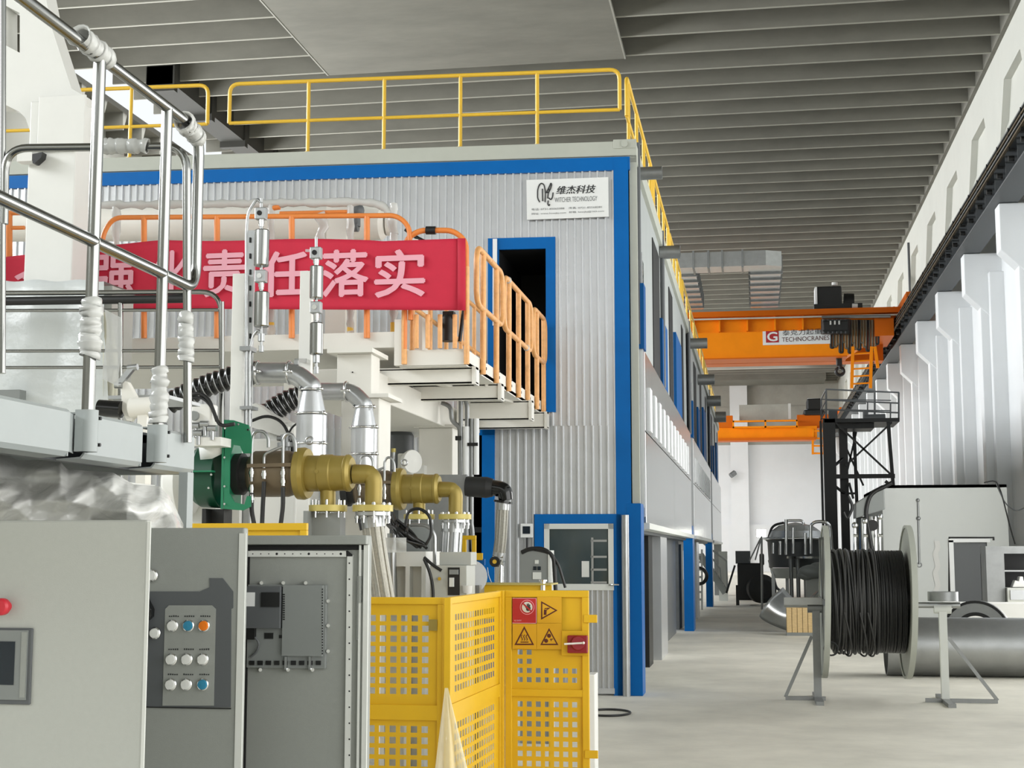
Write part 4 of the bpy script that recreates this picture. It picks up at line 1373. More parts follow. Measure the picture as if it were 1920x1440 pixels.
def wrap(name_parent, p0, p1, r, seed=1):
    rr = random.Random(seed)
    p0, p1 = V(p0), V(p1)
    n = 24
    pts = [p0.lerp(p1, i / n) + V((rr.uniform(-1, 1), rr.uniform(-1, 1), rr.uniform(-1, 1))) * r * .08 for i in range(n + 1)]
    rs = [r * (1 + .06 * sin(i * .9 + seed) + rr.uniform(-.13, .13)) for i in range(n + 1)]
    rs[0] *= 1.15
    return part('plastic_wrap', MB().tube(pts, rs, 14, caps=False), 'plastic_wrap', name_parent, solid=.001)


wrap(hr, H(148, 66), H(202, 112), .035, 1)
wrap(hr, H(345, 228), H(372, 262), .036, 2)
y1 = H(181, 300).y
wrap(hr, V((XH, y1, H(181, 672).z)), V((XH, y1, H(181, 568).z)), .036, 3)
y2 = H(311, 300).y
wrap(hr, V((XH, y2, H(305, 795).z)), V((XH, y2, H(305, 692).z)), .032, 4)
wrap(hr, P(349, 678), P(349, 590), .03, 5)
wrap(hr, P(197, 275), P(278, 274), .030, 6)
part('plastic_wrap', MB().sheet([[P(196 + 6 * i + 4 * sin(j), 580 + 26 * j + 3 * i) for i in range(6)] for j in range(6)]), 'plastic_wrap', hr)

# second stainless railing farther back
Y = 10.2
P = lambda x, y: W(x, y, Y)
t = thing('stair_railing', 'second stainless railing with rounded corner, farther back before the banner', 'railing', P(300, 985))
part('top_rail', MB().tube(fillet([P(-200, 551), P(414, 547), P(416, 720)], .16, 6), .019, 14), 'stainless', t)
for y in (581, 657, 688):
    part('middle_rail', MB().cyl(P(-200, y + 2), P(415, y), .013, n=12), 'stainless', t)
part('dark_reflection', MB().cyl(P(-200, 568), P(352, 560), .033, n=12), 'black', t)  # black bar stands in for the dark reflection along the stainless rail
for x in (226, 416):
    part('post', MB().cyl(P(x, 985), P(x, 566), .02, n=14), 'stainless', t)

# white column with bracket, frame plate above
Y = 11.15
P = lambda x, y: W(x, y, Y)
t = thing('steel_column', 'white square steel column with bracket in front of the left end of the banner', 'column', P(95, 985))
a, b = P(49, 400), P(138, 400)
part('shaft', MB().box(a.x, b.x, Y, Y + .38, 0, P(95, 188).z), 'white_steel', t, .01)
part('bracket', MB().box(P(75, 240).x, P(162, 240).x, Y - .04, Y - .01, P(95, 285).z, P(95, 183).z), 'white_steel', t, .005)
part('foot_stub', MB().box(P(45, 300).x, P(73, 300).x, Y - .12, Y - .01, P(60, 309).z, P(60, 285).z), 'white_steel', t)
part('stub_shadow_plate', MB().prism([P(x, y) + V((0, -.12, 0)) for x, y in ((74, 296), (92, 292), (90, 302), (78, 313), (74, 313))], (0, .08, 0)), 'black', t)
Y = 11.3
P = lambda x, y: W(x, y, Y)
t = thing('frame_plate', 'huge white steel frame plate with rectangular hole and arch, top left corner', 'frame', P(60, 330))
outer = [(-120, 330), (-120, -60), (75, -60), (97, 52), (134, 166), (166, 184), (166, 290), (75, 290), (66, 282), (58, 250), (48, 222), (34, 208), (8, 196), (-20, 196), (-40, 330)]
for nm, poly in (('upper_plate', [(37, -60), (75, -60), (97, 52), (134, 166), (166, 184), (75, 290), (66, 282), (58, 250), (48, 222), (37, 210)]),
                 ('left_plate', [(-120, -60), (9, -60), (9, 196), (-20, 196), (-60, 330), (-120, 330)]),
                 ('hole_bridge_top', [(9, -60), (37, -60), (37, 24), (9, 10)]),
                 ('hole_bridge_bottom', [(9, 84), (37, 99), (37, 210), (34, 208), (9, 196)])):
    part(nm, MB().prism([P(x, y) for x, y in poly], (0, .22, 0)), 'white_steel', t)
part('hanging_leg', MB().box(P(-110, 300).x, P(-70, 300).x, Y, Y + .2, 0, P(-90, 320).z), 'white_steel', t)

# tall machine under a milky plastic sheet
Y = 10.55
P = lambda x, y: W(x, y, Y)
from mathutils import noise
cv = thing('covered_machine', 'tall machine under a milky plastic sheet behind the handrail', 'machine', P(60, 985))
a, b = P(-150, 700), P(195, 700)
part('body', MB().box(a.x, b.x, Y + .1, Y + .5, 0, P(60, 536).z), 'cabinet_light', cv)
rows = []
for j in range(22):
    v = j / 21
    row = []
    for i in range(40):
        u = i / 39
        x = -150 + u * 345 + (18 * max(0, v - .25) * (1 if i > 36 else 0))
        y = 526 + v * 320 + (2 * sin(i * .7) if j == 0 else 0)
        d = -.05 * abs(sin(x / 42 + v * 1.2)) * min(1, v * 3) + .03 * noise.noise((x / 60, v * 2, 3))
        row.append(W(x, y, Y + .03 + d))
    rows.append(row)
rows.insert(0, [p + V((0, .5, .01)) for p in rows[0]])
part('sheet', MB().sheet(rows), 'plastic_sheet', cv)
rows = [[W(193 + 22 * u * (1 - abs(v - .45)) + 18 * v * u, 585 + 190 * v, Y + .02 - .06 * sin(u * 7 + v * 3)) for u in (0, .2, .4, .6, .8, 1)] for v in [k / 8 for k in range(9)]]
part('loose_flap', MB().sheet(rows), 'plastic_clear', cv)
part('latch_box', MB().box(P(18, 740).x, P(56, 740).x, Y - .16, Y - .06, P(30, 752).z, P(30, 735).z), 'panel_mid_grey', cv)

# crumpled film bundle under the platform
Yb_ = 4.75
rows = []


def outl(x):
    pts = [(-60, 840), (0, 848), (30, 862), (112, 864), (126, 880), (212, 886), (250, 908), (300, 912), (318, 930), (345, 985)]
    for (x0, y0), (x1, y1) in zip(pts, pts[1:]):
        if x0 <= x <= x1:
            return y0 + (y1 - y0) * (x - x0) / (x1 - x0)
    return pts[-1][1]


NX, NY = 130, 64


rt_ = random.Random(21)
WAVES = [(rt_.uniform(-1, 1), rt_.uniform(-1, 1), rt_.uniform(0, 9), L) for L in (170, 150, 120, 95, 80, 60, 48)]


def crumple(x, y):
    """flat facets between sharp creases"""
    h = 0
    for a_, b_, p_, L in WAVES:
        n_ = sqrt(a_ * a_ + b_ * b_)
        u = (a_ * x + b_ * y) / n_ / L + p_ + .25 * noise.noise((x / 140, y / 140, p_))
        h += abs((u % 1.0) - .5) * L / 170
    return h


for j in range(NY):
    v = j / (NY - 1)
    row = []
    for i in range(NX):
        x = -60 + 404 * i / (NX - 1)
        y0 = outl(x)
        y = y0 + (1040 - y0) * v
        bulge = sin(min(1, v * 2.2) * pi / 2)
        row.append(W(x, y, Yb_ + .18 - .14 * bulge - .20 * (crumple(x, y * 1.6) - .6) * (.35 + .65 * bulge)))
    rows.append(row)
solo('plastic_bundle', MB().sheet(rows), 'plastic_film', 'crumpled clear plastic film bundle under the raised platform', 'plastic film', kind='thing')
bx = W(100, 930, Yb_ + .5)
solo('wrapped_crate', MB().box(-3.4, -2.3, Yb_ + .3, Yb_ + .55, 0, W(100, 905, Yb_ + .3).z), 'white_steel', 'pale crate hidden under the crumpled plastic film', 'crate')


# ------------------------------------------------------------------ electrical cabinets in front
def cab_leaf(Y, xa, xb, yt, label, m, bx0, bx1, th=.03, depth=.5):
    a, b = W(xa, yt, Y), W(xb, yt, Y)
    t = thing('control_cabinet', label, 'cabinet', (b.x - .2, Y, 0))
    d = part('door', MB().box(a.x, b.x, Y, Y + th, .08, a.z), m, t, .006)
    part('body', MB().box(bx0, bx1, Y + th + .01, Y + depth, .0, a.z - .01), 'cabinet_grey_shaded', t, .006)
    return t, d


Y1 = 3.6
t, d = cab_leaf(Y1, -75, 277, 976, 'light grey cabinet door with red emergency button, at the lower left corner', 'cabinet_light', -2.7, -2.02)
P = lambda x, y, o=0.0: W(x, y, Y1 - o)
part('lit_edge_strip', MB().box(P(271, 1200).x, P(277, 1200).x, Y1 - .003, Y1, .1, P(271, 978).z), 'cabinet_edge', d)  # paler strip paints the side light catching the door edge
b = part('emergency_button', MB().rev([(0, .014), (.02, .014), (.02, .0225), (.034, .0225), (.04, .017), (.041, 0)], P(13, 1137), (0, -1, 0), 28), 'red_plastic', t)
h = part('touch_panel', MB().box(P(-70, 1250).x, P(61, 1250).x, Y1 - .008, Y1, P(0, 1320).z, P(0, 1177).z), 'panel_dark_grey', t, .003)
part('bezel', MB().box(P(-66, 1250).x, P(54, 1250).x, Y1 - .012, Y1 - .008, P(0, 1311).z, P(0, 1181).z), 'panel_mid_grey', h)
part('side_strip', MB().box(P(43, 1250).x, P(53, 1250).x, Y1 - .014, Y1 - .012, P(0, 1306).z, P(0, 1184).z), 'cabinet_grey_shaded', h)
part('screen', MB().box(P(-66, 1250).x, P(31, 1250).x, Y1 - .014, Y1 - .012, P(0, 1283).z, P(0, 1202).z), 'screen', h)

Y2 = 4.3
t, d = cab_leaf(Y2, 268, 459, 990, 'grey cabinet door with a panel of round coloured push buttons', 'cabinet_grey_shaded', -2.3, -1.76, .035)
P = lambda x, y, o=0.0: W(x, y, Y2 - o)
part('lit_edge_strip', MB().box(P(445, 1200).x, P(458, 1200).x, Y2 - .004, Y2, .1, P(450, 1000).z), 'cabinet_edge', d)  # side light on this door edge, put in as a paler strip
g = part('graphic_panel', MB().prism([P(x, y) for x, y in ((255, 1326), (433, 1326), (434, 1142), (437.5, 1140), (437.5, 1109), (418, 1084), (393.5, 1084), (393.5, 1101), (375, 1109), (255, 1109))], (0, -.003, 0)), 'panel_dark_grey', t)
part('button_plate', MB().prism([P(x, y, .003) for x, y in ((305, 1323), (401, 1323), (405, 1142), (398, 1135), (317, 1135), (310, 1142))], (0, -.002, 0)), 'cabinet_grey_shaded', g)
part('lower_line', MB().box(P(262, 1326).x, P(434, 1326).x, Y2 - .005, Y2 - .003, P(300, 1327).z, P(300, 1325).z), 'black', g)
for x, y, m in ((325, 1173, 'white_button'), (355, 1173, 'blue_button'), (384, 1173, 'orange_button'), (323, 1236, 'white_button'), (352, 1236, 'white_button'), (382, 1236, 'white_button'), (322, 1283, 'white_button'), (351, 1283, 'white_button'), (382, 1283, 'blue_button'), (287, 1079, 'white_button'), (292, 1187, 'white_button')):
    lab = {'blue_button': 'blue round push button', 'orange_button': 'orange round push button', 'white_button': None}[m]
    bt = part('push_button', MB().rev([(0, .0155), (.012, .0155), (.018, .0135), (.019, 0)], P(x, y, .004), (0, -1, 0), 24), m, t, label=lab)
    part('button_bezel', MB().rev([(0, .0185), (.008, .0185), (.010, .0155)], P(x, y, .004), (0, -1, 0), 24), 'chrome', bt)
rk = random.Random(2)
for i, (x, y) in enumerate(((327, 1155), (356, 1155), (386, 1155), (326, 1217), (355, 1217), (384, 1217), (325, 1264), (354, 1264), (384, 1264))):
    mb = MB()
    for k in range(5):
        xx = x - 9 + k * 4
        mb.box(P(xx, y).x, P(xx + 2.6, y).x, Y2 - .0056, Y2 - .005, P(x, y + 1.6).z, P(x, y - 1.6 + rk.random()).z)
    part('button_caption', mb, 'ink', g)
part('swing_handle', MB().prism([P(x, y, .004) for x, y in ((268, 1118), (280, 1120), (291, 1142), (290, 1156), (282, 1163), (268, 1163))], (0, -.03, 0)), 'black_gloss', t, .004)
part('lock_rod', MB().box(P(268, 1180).x, P(279, 1180).x, Y2 - .02, Y2 - .004, P(280, 1207).z, P(280, 1165).z), 'black', t)

Y3 = 5.0
t, d = cab_leaf(Y3, 440, 691, 1004, 'grey cabinet door seen from inside with a panel computer mounted on it', 'cabinet_grey_shaded', -1.95, -1.6, .05)
P = lambda x, y, o=0.0: W(x, y, Y3 - o)
fr = lambda m, xa, xb, ya, yb, o0, o1: m.box(P(xa, (ya + yb) / 2).x, P(xb, (ya + yb) / 2).x, Y3 - o1, Y3 - o0, P((xa + xb) / 2, yb).z, P((xa + xb) / 2, ya).z)
part('top_canopy', fr(MB(), 455, 691, 1004, 1021, 0, .03), 'cabinet_grey_shaded', d, .003)
part('gasket', fr(fr(MB(), 455, 689, 1022, 1031, 0, .006), 455, 465, 1031, 1445, 0, .006), 'dark_gap', d)
part('frame_strip', fr(fr(MB(), 467, 651, 1033, 1044, 0, .012), 650, 660, 1040, 1445, 0, .012), 'cabinet_edge', d)
mb = MB()
for k in range(12):
    q = P(474 + 15 * k, 1038.5, .012)
    r_ = .0028 if k % 4 == 3 else .0014
    mb.cyl(q, q - V((0, .0006, 0)), r_ * 1.6, n=10)
for k in range(13):
    q = P(655, 1056 + 30 * k, .012)
    mb.cyl(q, q - V((0, .0006, 0)), .003, n=10)
part('strip_hole', mb, 'dark_gap', d, kind='stuff')
part('corner_gap', MB().prism([P(x, y, .013) for x, y in ((649, 1033), (652, 1032), (661, 1040), (661, 1043), (650, 1043))], (0, -.001, 0)), 'dark_gap', d)
part('edge_profile', fr(fr(MB(), 673, 676, 1022, 1445, 0, .016), 681, 690, 1022, 1445, 0, .01), 'cabinet_edge', d)
part('hinge_rod', fr(fr(MB(), 677, 680, 1080, 1130, 0, .02), 671, 673, 1080, 1200, 0, .012), 'chrome', d)
pc = part('panel_computer', fr(MB(), 467, 614, 1096, 1252, 0, .02), 'panel_mid_grey', t, .002)
part('power_module', fr(MB(), 467, 533, 1099, 1177, .02, .045), 'panel_dark_grey', pc, .002)
part('vent_block', fr(MB(), 498, 532, 1110, 1137, .045, .05), 'black', pc)
part('type_label', fr(MB(), 467, 486, 1110, 1136, .045, .0462), 'sign_white', pc)
part('cover_plate', fr(MB(), 535, 610, 1097, 1229, .02, .035), 'panel_mid_grey', pc, .001)
mb = MB()
for k in range(12):
    fr(mb, 536, 540, 1113 + 4.2 * k, 1115.5 + 4.2 * k, .035, .036)
for k in range(24):
    fr(mb, 609, 611, 1103 + 5.2 * k, 1106 + 5.2 * k, .035, .036)
part('vent_slot', mb, 'dark_gap', pc, kind='stuff')
mb = MB()
for k in range(9):
    fr(mb, 472 + 15.5 * k, 481 + 15.5 * k, 1238, 1246, .02, .026)
part('port_row', mb, 'black', pc, kind='stuff')
for q_ in ((500, 516, 1186, 1197, .02, .024), (527, 533, 1190, 1196, .02, .024), (467, 484, 1174, 1198, .02, .04)):
    part('socket', fr(MB(), *q_), 'black', pc)
part('signal_cable', MB().tube(fillet([P(478, 1195, .04), P(486, 1205, .04), P(482, 1222, .03), P(470, 1232, .025)], .03), .004, 8), 'panel_dark_grey', pc)
for x, y in ((490, 1093), (531, 1093), (573, 1093), (615, 1127), (615, 1173), (615, 1221), (488, 1256), (540, 1256), (586, 1256)):
    part('mount_screw', MB().cyl(P(x, y, 0), P(x, y, .022), .0065, n=10), 'chrome', pc)
for x in (541, 586):
    part('screw_post', fr(MB(), x - 2, x + 2, 1230, 1254, .02, .034), 'steel', pc)

# ------------------------------------------------------------------ yellow perforated guard fences
ZF = W(760, 1120, 7.2).z


def fence_frame(mb, u0, u1, z0, z1, at, wd=.035, th=.03):
    for a, b, c, d in ((u0, u1, z1 - wd, z1), (u0, u1, z0, z0 + wd), (u0, u0 + wd, z0 + wd, z1 - wd), (u1 - wd, u1, z0 + wd, z1 - wd)):
        mb.hexa([at(a, c, 0), at(b, c, 0), at(b, d, 0), at(a, d, 0)], [at(a, c, th), at(b, c, th), at(b, d, th), at(a, d, th)])
    return mb


YL = 7.2
xa, xb = W(560, 1130, YL).x, W(833, 1130, YL).x
at = lambda u, z, d: V((u, YL + d, z))
zg = lambda y, Y: W(760, y, Y).z
t = thing('guard_fence', 'yellow perforated fence panel right behind the grey cabinets', 'fence', ((xa + xb) / 2, YL, 0), 'yellow perforated guard panels')
part('frame', fence_frame(MB(), xa, xb, .04, ZF, at), 'fence_yellow', t, .003)
m0, m1 = zg(1322, YL), zg(1350, YL)
part('cross_bar', MB().box(xa + .035, xb - .035, YL + .002, YL + .025, m1, m0), 'fence_yellow', t)
pitch = S(YL, 20.6)
ux1 = W(806, 1200, YL).x
nx = 11
x0h = ux1 - nx * pitch
mb = MB()
perf(mb, x0h, ux1, zg(1306, YL), zg(1150, YL), nx, 8, .60, lambda u, z, d: V((u, YL + .016 + d, z)), .003)
for a_, b_, c_, d_ in ((xa + .03, x0h, m0, ZF - .03), (ux1, xb - .03, m0, ZF - .03), (x0h, ux1, zg(1150, YL), ZF - .03), (x0h, ux1, m0, zg(1306, YL))):
    mb.box(a_, b_, YL + .016, YL + .019, c_, d_)
part('upper_mesh', mb, 'fence_yellow', t)
mb = MB()
nz = int((zg(1350, YL) - .1) / pitch)
perf(mb, x0h, ux1, m1 - nz * pitch - .02, m1 - .02, nx, nz, .60, lambda u, z, d: V((u, YL + .016 + d, z)), .003)
mb.box(x0h, ux1, YL + .016, YL + .019, m1 - .02, m1).box(xa + .03, x0h, YL + .016, YL + .019, .06, m1).box(ux1, xb - .03, YL + .016, YL + .019, .06, m1)
part('lower_mesh', mb, 'fence_yellow', t)
part('tape_patch', MB().box(W(820, 1170, YL).x - .045, W(820, 1170, YL).x, YL - .002, YL, zg(1182, YL), zg(1161, YL)), 'gold_paint', t)
part('foot', MB().box(xa, xa + .04, YL, YL + .03, 0, .05).box(xb - .04, xb, YL, YL + .03, 0, .05), 'fence_yellow', t)

# side panel running away from the camera
A, B = W(841, 1120, 7.18), W(942, 1107, 8.5)
dv = (B - A)
dv.z = 0
Lm = dv.length
dv.normalize()
nv = V((-dv.y, dv.x, 0))
at2 = lambda u, z, d: V((A.x, A.y, 0)) + dv * u + nv * d + V((0, 0, z))
t = thing('guard_fence', 'yellow perforated fence panel running away from the camera, seen at a slant', 'fence', ((A.x + B.x) / 2, (A.y + B.y) / 2, 0), 'yellow perforated guard panels')
part('frame', fence_frame(MB(), 0, Lm - .02, .04, ZF, at2), 'fence_yellow', t, .003)
for nm, z0_, z1_, nz in (('upper_mesh', zg(1306, YL), zg(1150, YL), 8), ('lower_mesh', m1 - .02 - 12 * pitch, m1 - .02, 12)):
    mb = perf(MB(), .18, Lm - .16, z0_, z1_, 17, nz, .62, lambda u, z, d: at2(u, z, .012 + d), .003)
    lo_, hi_ = (m0 - .01, ZF - .03) if nm[0] == 'u' else (.06, m1 + .01)
    for a_, b_, c_, d_ in ((.03, .18, lo_, hi_), (Lm - .16, Lm - .05, lo_, hi_), (.18, Lm - .16, z1_, hi_), (.18, Lm - .16, lo_, z0_)):
        if d_ > c_:
            mb.hexa([at2(a_, c_, .012), at2(b_, c_, .012), at2(b_, d_, .012), at2(a_, d_, .012)], [at2(a_, c_, .015), at2(b_, c_, .015), at2(b_, d_, .015), at2(a_, d_, .015)])
    part(nm, mb, 'fence_yellow', t)
mb = MB()
mb.hexa([at2(.036, m1, .002), at2(Lm - .056, m1, .002), at2(Lm - .056, m0, .002), at2(.036, m0, .002)], [at2(.036, m1, .02), at2(Lm - .056, m1, .02), at2(Lm - .056, m0, .02), at2(.036, m0, .02)])
part('cross_bar', mb, 'fence_yellow', t)
for (X, Yp_, nm) in ((A.x - .02, 7.17, 'left'), (B.x + .0, 8.52, 'right')):
    pass
t = thing('fence_post', 'square yellow post at the near corner of the guard fence', 'fence post', (A.x - .02, 7.19, 0))
part('post', MB().box(W(834, 1200, 7.19).x, W(846, 1200, 7.19).x, 7.17, 7.21, 0, ZF), 'fence_yellow', t, .002)
part('foot_plate', MB().box(A.x - .08, A.x + .04, 7.13, 7.25, 0, .01), 'fence_yellow', t)

# gate panel with warning signs
YG = 8.5
xa, xb = W(947, 1200, YG).x, W(1104, 1200, YG).x
ZG = W(1020, 1107, YG).z
zq = lambda y: W(1030, y, YG).z
at3 = lambda u, z, d: V((u, YG + d, z))
t = thing('guard_gate', 'yellow guard gate panel carrying the red sign and three warning triangles', 'gate', ((xa + xb) / 2, YG, 0), 'yellow perforated guard panels')
part('frame', fence_frame(MB(), xa, xb, .04, ZG, at3, .04), 'fence_yellow', t, .003)
part('cross_bar', MB().box(xa + .035, xb - .035, YG + .002, YG + .025, zq(1306), zq(1293)), 'fence_yellow', t)
cx0, cx1 = W(966, 1250, YG).x, W(1085, 1250, YG).x
mb = perf(MB(), cx0, cx1, zq(1284), zq(1215), 7, 4, .55, lambda u, z, d: V((u, YG + .016 + d, z)), .003, lambda i, j: j < 2 or i < 2)
mb.box(cx0, cx1, YG + .016, YG + .019, zq(1215), ZG - .03).box(xa + .03, cx0, YG + .016, YG + .019, zq(1300), ZG - .03).box(cx1, xb - .03, YG + .016, YG + .019, zq(1300), ZG - .03).box(cx0, cx1, YG + .016, YG + .019, zq(1296), zq(1284))
part('upper_mesh', mb, 'fence_yellow', t)
ph = S(YG, 18)
nz = int((zq(1312) - .08) / ph)
mb = perf(MB(), cx0, cx1, zq(1312) - nz * ph, zq(1312), 7, nz, .55, lambda u, z, d: V((u, YG + .016 + d, z)), .003)
mb.box(cx0, cx1, YG + .016, YG + .019, zq(1312), zq(1304)).box(xa + .03, cx0, YG + .016, YG + .019, .06, zq(1306)).box(cx1, xb - .03, YG + .016, YG + .019, .06, zq(1306))
part('lower_mesh', mb, 'fence_yellow', t)
for y0, y1 in ((1152, 1167), (1405, 1420)):
    part('latch_tab', MB().box(W(1095, 1160, YG).x, W(1120, 1160, YG).x, YG - .012, YG, zq(y1), zq(y0)), 'fence_yellow', t, .004)
t2 = thing('fence_post', 'narrow yellow slotted post between the slanting panel and the gate', 'fence post', (B.x, YG, 0))
x0_, x1_ = W(926, 1200, YG - .02).x, W(945, 1200, YG - .02).x
part('post', MB().box(x0_ + .02, x1_, YG - .04, YG + .01, 0, ZG), 'fence_yellow', t2, .002)
mb = MB()
for k in range(14):
    z_ = ZG - .09 - k * .088
    mb.box(x0_ + .032, x0_ + .046, YG - .0415, YG - .04, z_ - .03, z_ + .012)
part('slot', mb, 'dark_gap', t2, kind='stuff')
t = thing('yellow_screen', 'tall yellow fence panel whose top shows above the grey cabinets', 'fence', W(468, 1100, 6.8))
xa_, xb_ = W(330, 990, 6.8).x, W(575, 990, 6.8).x
zz = W(468, 981, 6.8).z
t.location.z = 0
ROOT[t] = V(t.location)
part('frame', fence_frame(MB(), xa_, xb_, .04, zz, lambda u, z, d: V((u, 6.8 + d, z)), .035), 'fence_yellow', t, .003)
part('panel', MB().box(xa_ + .03, xb_ - .03, 6.816, 6.82, 0.0, zz - .03), 'fence_yellow', t)
Y = 10.3
P = lambda x, y: W(x, y, Y)
t = thing('low_fence', 'low yellow fence with dusty top behind the gate', 'fence', P(960, 1180))
t.location.z = 0
ROOT[t] = V(t.location)
part('front_sheet', MB().box(P(888, 1100).x, P(1034, 1100).x, Y, Y + .02, 1.12, P(960, 1097).z), 'fence_yellow', t)
for x in (890, 1028):
    part('leg', MB().box(P(x, 1100).x, P(x + 5, 1100).x, Y, Y + .03, 0, 1.2), 'fence_yellow', t)
part('dusty_top', MB().box(P(888, 1100).x, P(1034, 1100).x, Y - .02, Y + .35, P(960, 1097).z, P(960, 1094).z), 'gold_flange', t)
part('post_cap', MB().cyl(P(1018, 1108), P(1018, 1090), .02).cyl(P(1018, 1090), P(1018, 1087), .03), 'chrome', t)
for x0, x1 in ((1030, 1038), (1046, 1052), (1054, 1050)):
    pass
t = thing('narrow_fence', 'narrow yellow fence frame with latch behind the pale machine base', 'fence', P(890, 1180))
t.location.z = 0
ROOT[t] = V(t.location)
Y = 10.9
fence_mb = fence_frame(MB(), P(866, 1040).x, P(892, 1040).x, .04, P(880, 1004).z, lambda u, z, d: V((u, Y + d, z)), .032)
part('frame', fence_mb, 'fence_yellow', t, .003)
part('latch', MB().box(P(885, 1045).x, P(905, 1045).x, Y - .01, Y + .01, P(890, 1050).z, P(890, 1037).z), 'fence_yellow', t)
part('keeper', MB().box(P(893, 1053).x, P(908, 1053).x, Y, Y + .05, P(890, 1060).z, P(890, 1048).z), 'blue_dull', t)
part('string', MB().tube(fillet([P(900, 1060), P(908, 1075), P(906, 1090), P(900, 1104)], .05), .003, 6), 'paper', t)
part('string', MB().tube(fillet([P(914, 1064), P(916, 1080), P(926, 1102)], .05), .003, 6), 'paper', t)

# signs on the gate
Q = lambda x, y, o=0.0: W(x, y, YG - .002 - o)
sg = lambda m, xa, xb, ya, yb, o0, o1: m.box(Q(xa, ya).x, Q(xb, ya).x, YG - .002 - o1, YG - .002 - o0, Q(1000, yb).z, Q(1000, ya).z)


def disc(mb, x, y, r, o, n=28):
    q = Q(x, y, o)
    return mb.cyl(q, q - V((0, .0006, 0)), S(YG, r), n=n)


pf = MB()
t = thing('prohibition_sign', 'red sign with struck hand in a white circle on the yellow gate', 'sign', Q(983, 1169))
part('plate', sg(MB(), 961, 1006, 1121.5, 1169, 0, .002), 'sign_red', t)
mb = MB()
for a_ in ((961, 1006, 1121.5, 1122.3), (961, 1006, 1168, 1169), (1005, 1006, 1122, 1169)):
    sg(mb, *a_, .002, .0024)
part('border', mb, 'banner_letter', t)
part('circle', disc(MB(), 988.5, 1138.5, 13.6, .002), 'banner_letter', t)
part('ring', disc(MB(), 988.5, 1138.5, 12.6, .0027), 'sign_red', t)
part('field', disc(MB(), 988.5, 1138.5, 10, .0034), 'paper', t)
part('bar', MB().prism([Q(x, y, .0048) for x, y in ((979, 1132), (981, 1130), (998, 1146), (996, 1148))], (0, -.0004, 0)), 'sign_red', t)
hand = disc(MB(), 990, 1142, 3.6, .0042)
for x0, y0, x1, y1 in ((987, 1140, 984.5, 1135.5), (989, 1139, 988.5, 1132), (991, 1139, 991, 1131.5), (993, 1140, 993.2, 1133.5), (993, 1143, 994.5, 1139)):
    hand.bar(Q(x0, y0, .0044), Q(x1, y1, .0044), S(YG, 1.9), .0006, (0, 1, 0))
part('hand', hand, 'ink', t)
part('lettering', letters('NO ENTRY', Q(964, 1165, .003), (1, 0, 0), (0, 0, 1), S(YG, 14), S(YG, 3), 0), 'banner_letter', t)


def tri_sign(label, x0, x1, y0, y1, tri, marks):
    t = thing('warning_sign', label, 'sign', Q((x0 + x1) / 2, y1))
    part('sticker', sg(MB(), x0, x1, y0, y1, 0, .0012), 'sign_yellow', t)
    c = V((sum(p[0] for p in tri) / 3, sum(p[1] for p in tri) / 3, 0))
    part('triangle', MB().prism([Q(x, y, .0014) for x, y in tri], (0, -.0004, 0)), 'warn_brown', t)
    part('inner_triangle', MB().prism([Q(c.x + (x - c.x) * .76, c.y + (y - c.y) * .76, .002) for x, y in tri], (0, -.0004, 0)), 'sign_yellow', t)
    part('symbol', marks, 'warn_brown', t)


mb = MB()
mb.bar(Q(1022, 1153, .003), Q(1022.5, 1143, .003), S(YG, 5), .0006, (0, 1, 0)).bar(Q(1021, 1141, .003), Q(1031, 1140, .003), S(YG, 1.6), .0006, (0, 1, 0)).bar(Q(1024, 1144, .003), Q(1029, 1141, .003), S(YG, 1.6), .0006, (0, 1, 0))
tri_sign('yellow warning sign whose triangle points right, with a hand symbol', 1007, 1053, 1119, 1168, [(1014.5, 1127), (1014.5, 1162), (1045.5, 1144.5)], mb)
mb = MB().bar(Q(976, 1204, .003), Q(991, 1204, .003), S(YG, 1.8), .0006, (0, 1, 0))
for k in range(3):
    xx = 978.5 + 4.6 * k
    mb.tube([Q(xx + 1.2 * sin(i * 1.4), 1201 - i * 2.2, .003) for i in range(6)], S(YG, .8), 6)
tri_sign('yellow hot surface warning sign with three wavy lines', 961, 1006, 1170, 1217, [(983, 1174), (964.5, 1209.5), (1001.5, 1209.5)], mb)
mb = disc(disc(MB(), 1029.5, 1192, 3.8, .0026), 1024, 1201.5, 3.8, .0026)
mb.bar(Q(1031, 1199, .003), Q(1037, 1198, .003), S(YG, 1.5), .0006, (0, 1, 0)).bar(Q(1033, 1202, .003), Q(1034, 1199, .003), S(YG, 1.5), .0006, (0, 1, 0))
tri_sign('yellow pinch warning sign with two rollers in the triangle', 1006.5, 1053, 1168.5, 1217, [(1029.5, 1177.5), (1013, 1209.5), (1047, 1209.5)], mb)
t = thing('interlock_switch', 'dark red interlock switch with white lever on the yellow gate', 'switch', Q(1085, 1224))
part('plate', sg(MB(), 1053, 1104, 1182, 1228, 0, .006), 'fence_yellow', t, .003)
part('body', sg(MB(), 1065, 1103, 1190, 1223, .006, .04), 'dark_red', t, .006)
part('cover', MB().cyl(Q(1084, 1206, .04), Q(1084, 1206, .05), S(YG, 14), S(YG, 12), 24), 'dark_red', t)
part('lever', MB().bar(Q(1058, 1207.5, .055), Q(1094, 1205.5, .055), S(YG, 3.2), .006, (0, 1, 0)).ball(Q(1094, 1205.5, .055), S(YG, 2.6)), 'sign_white', t)
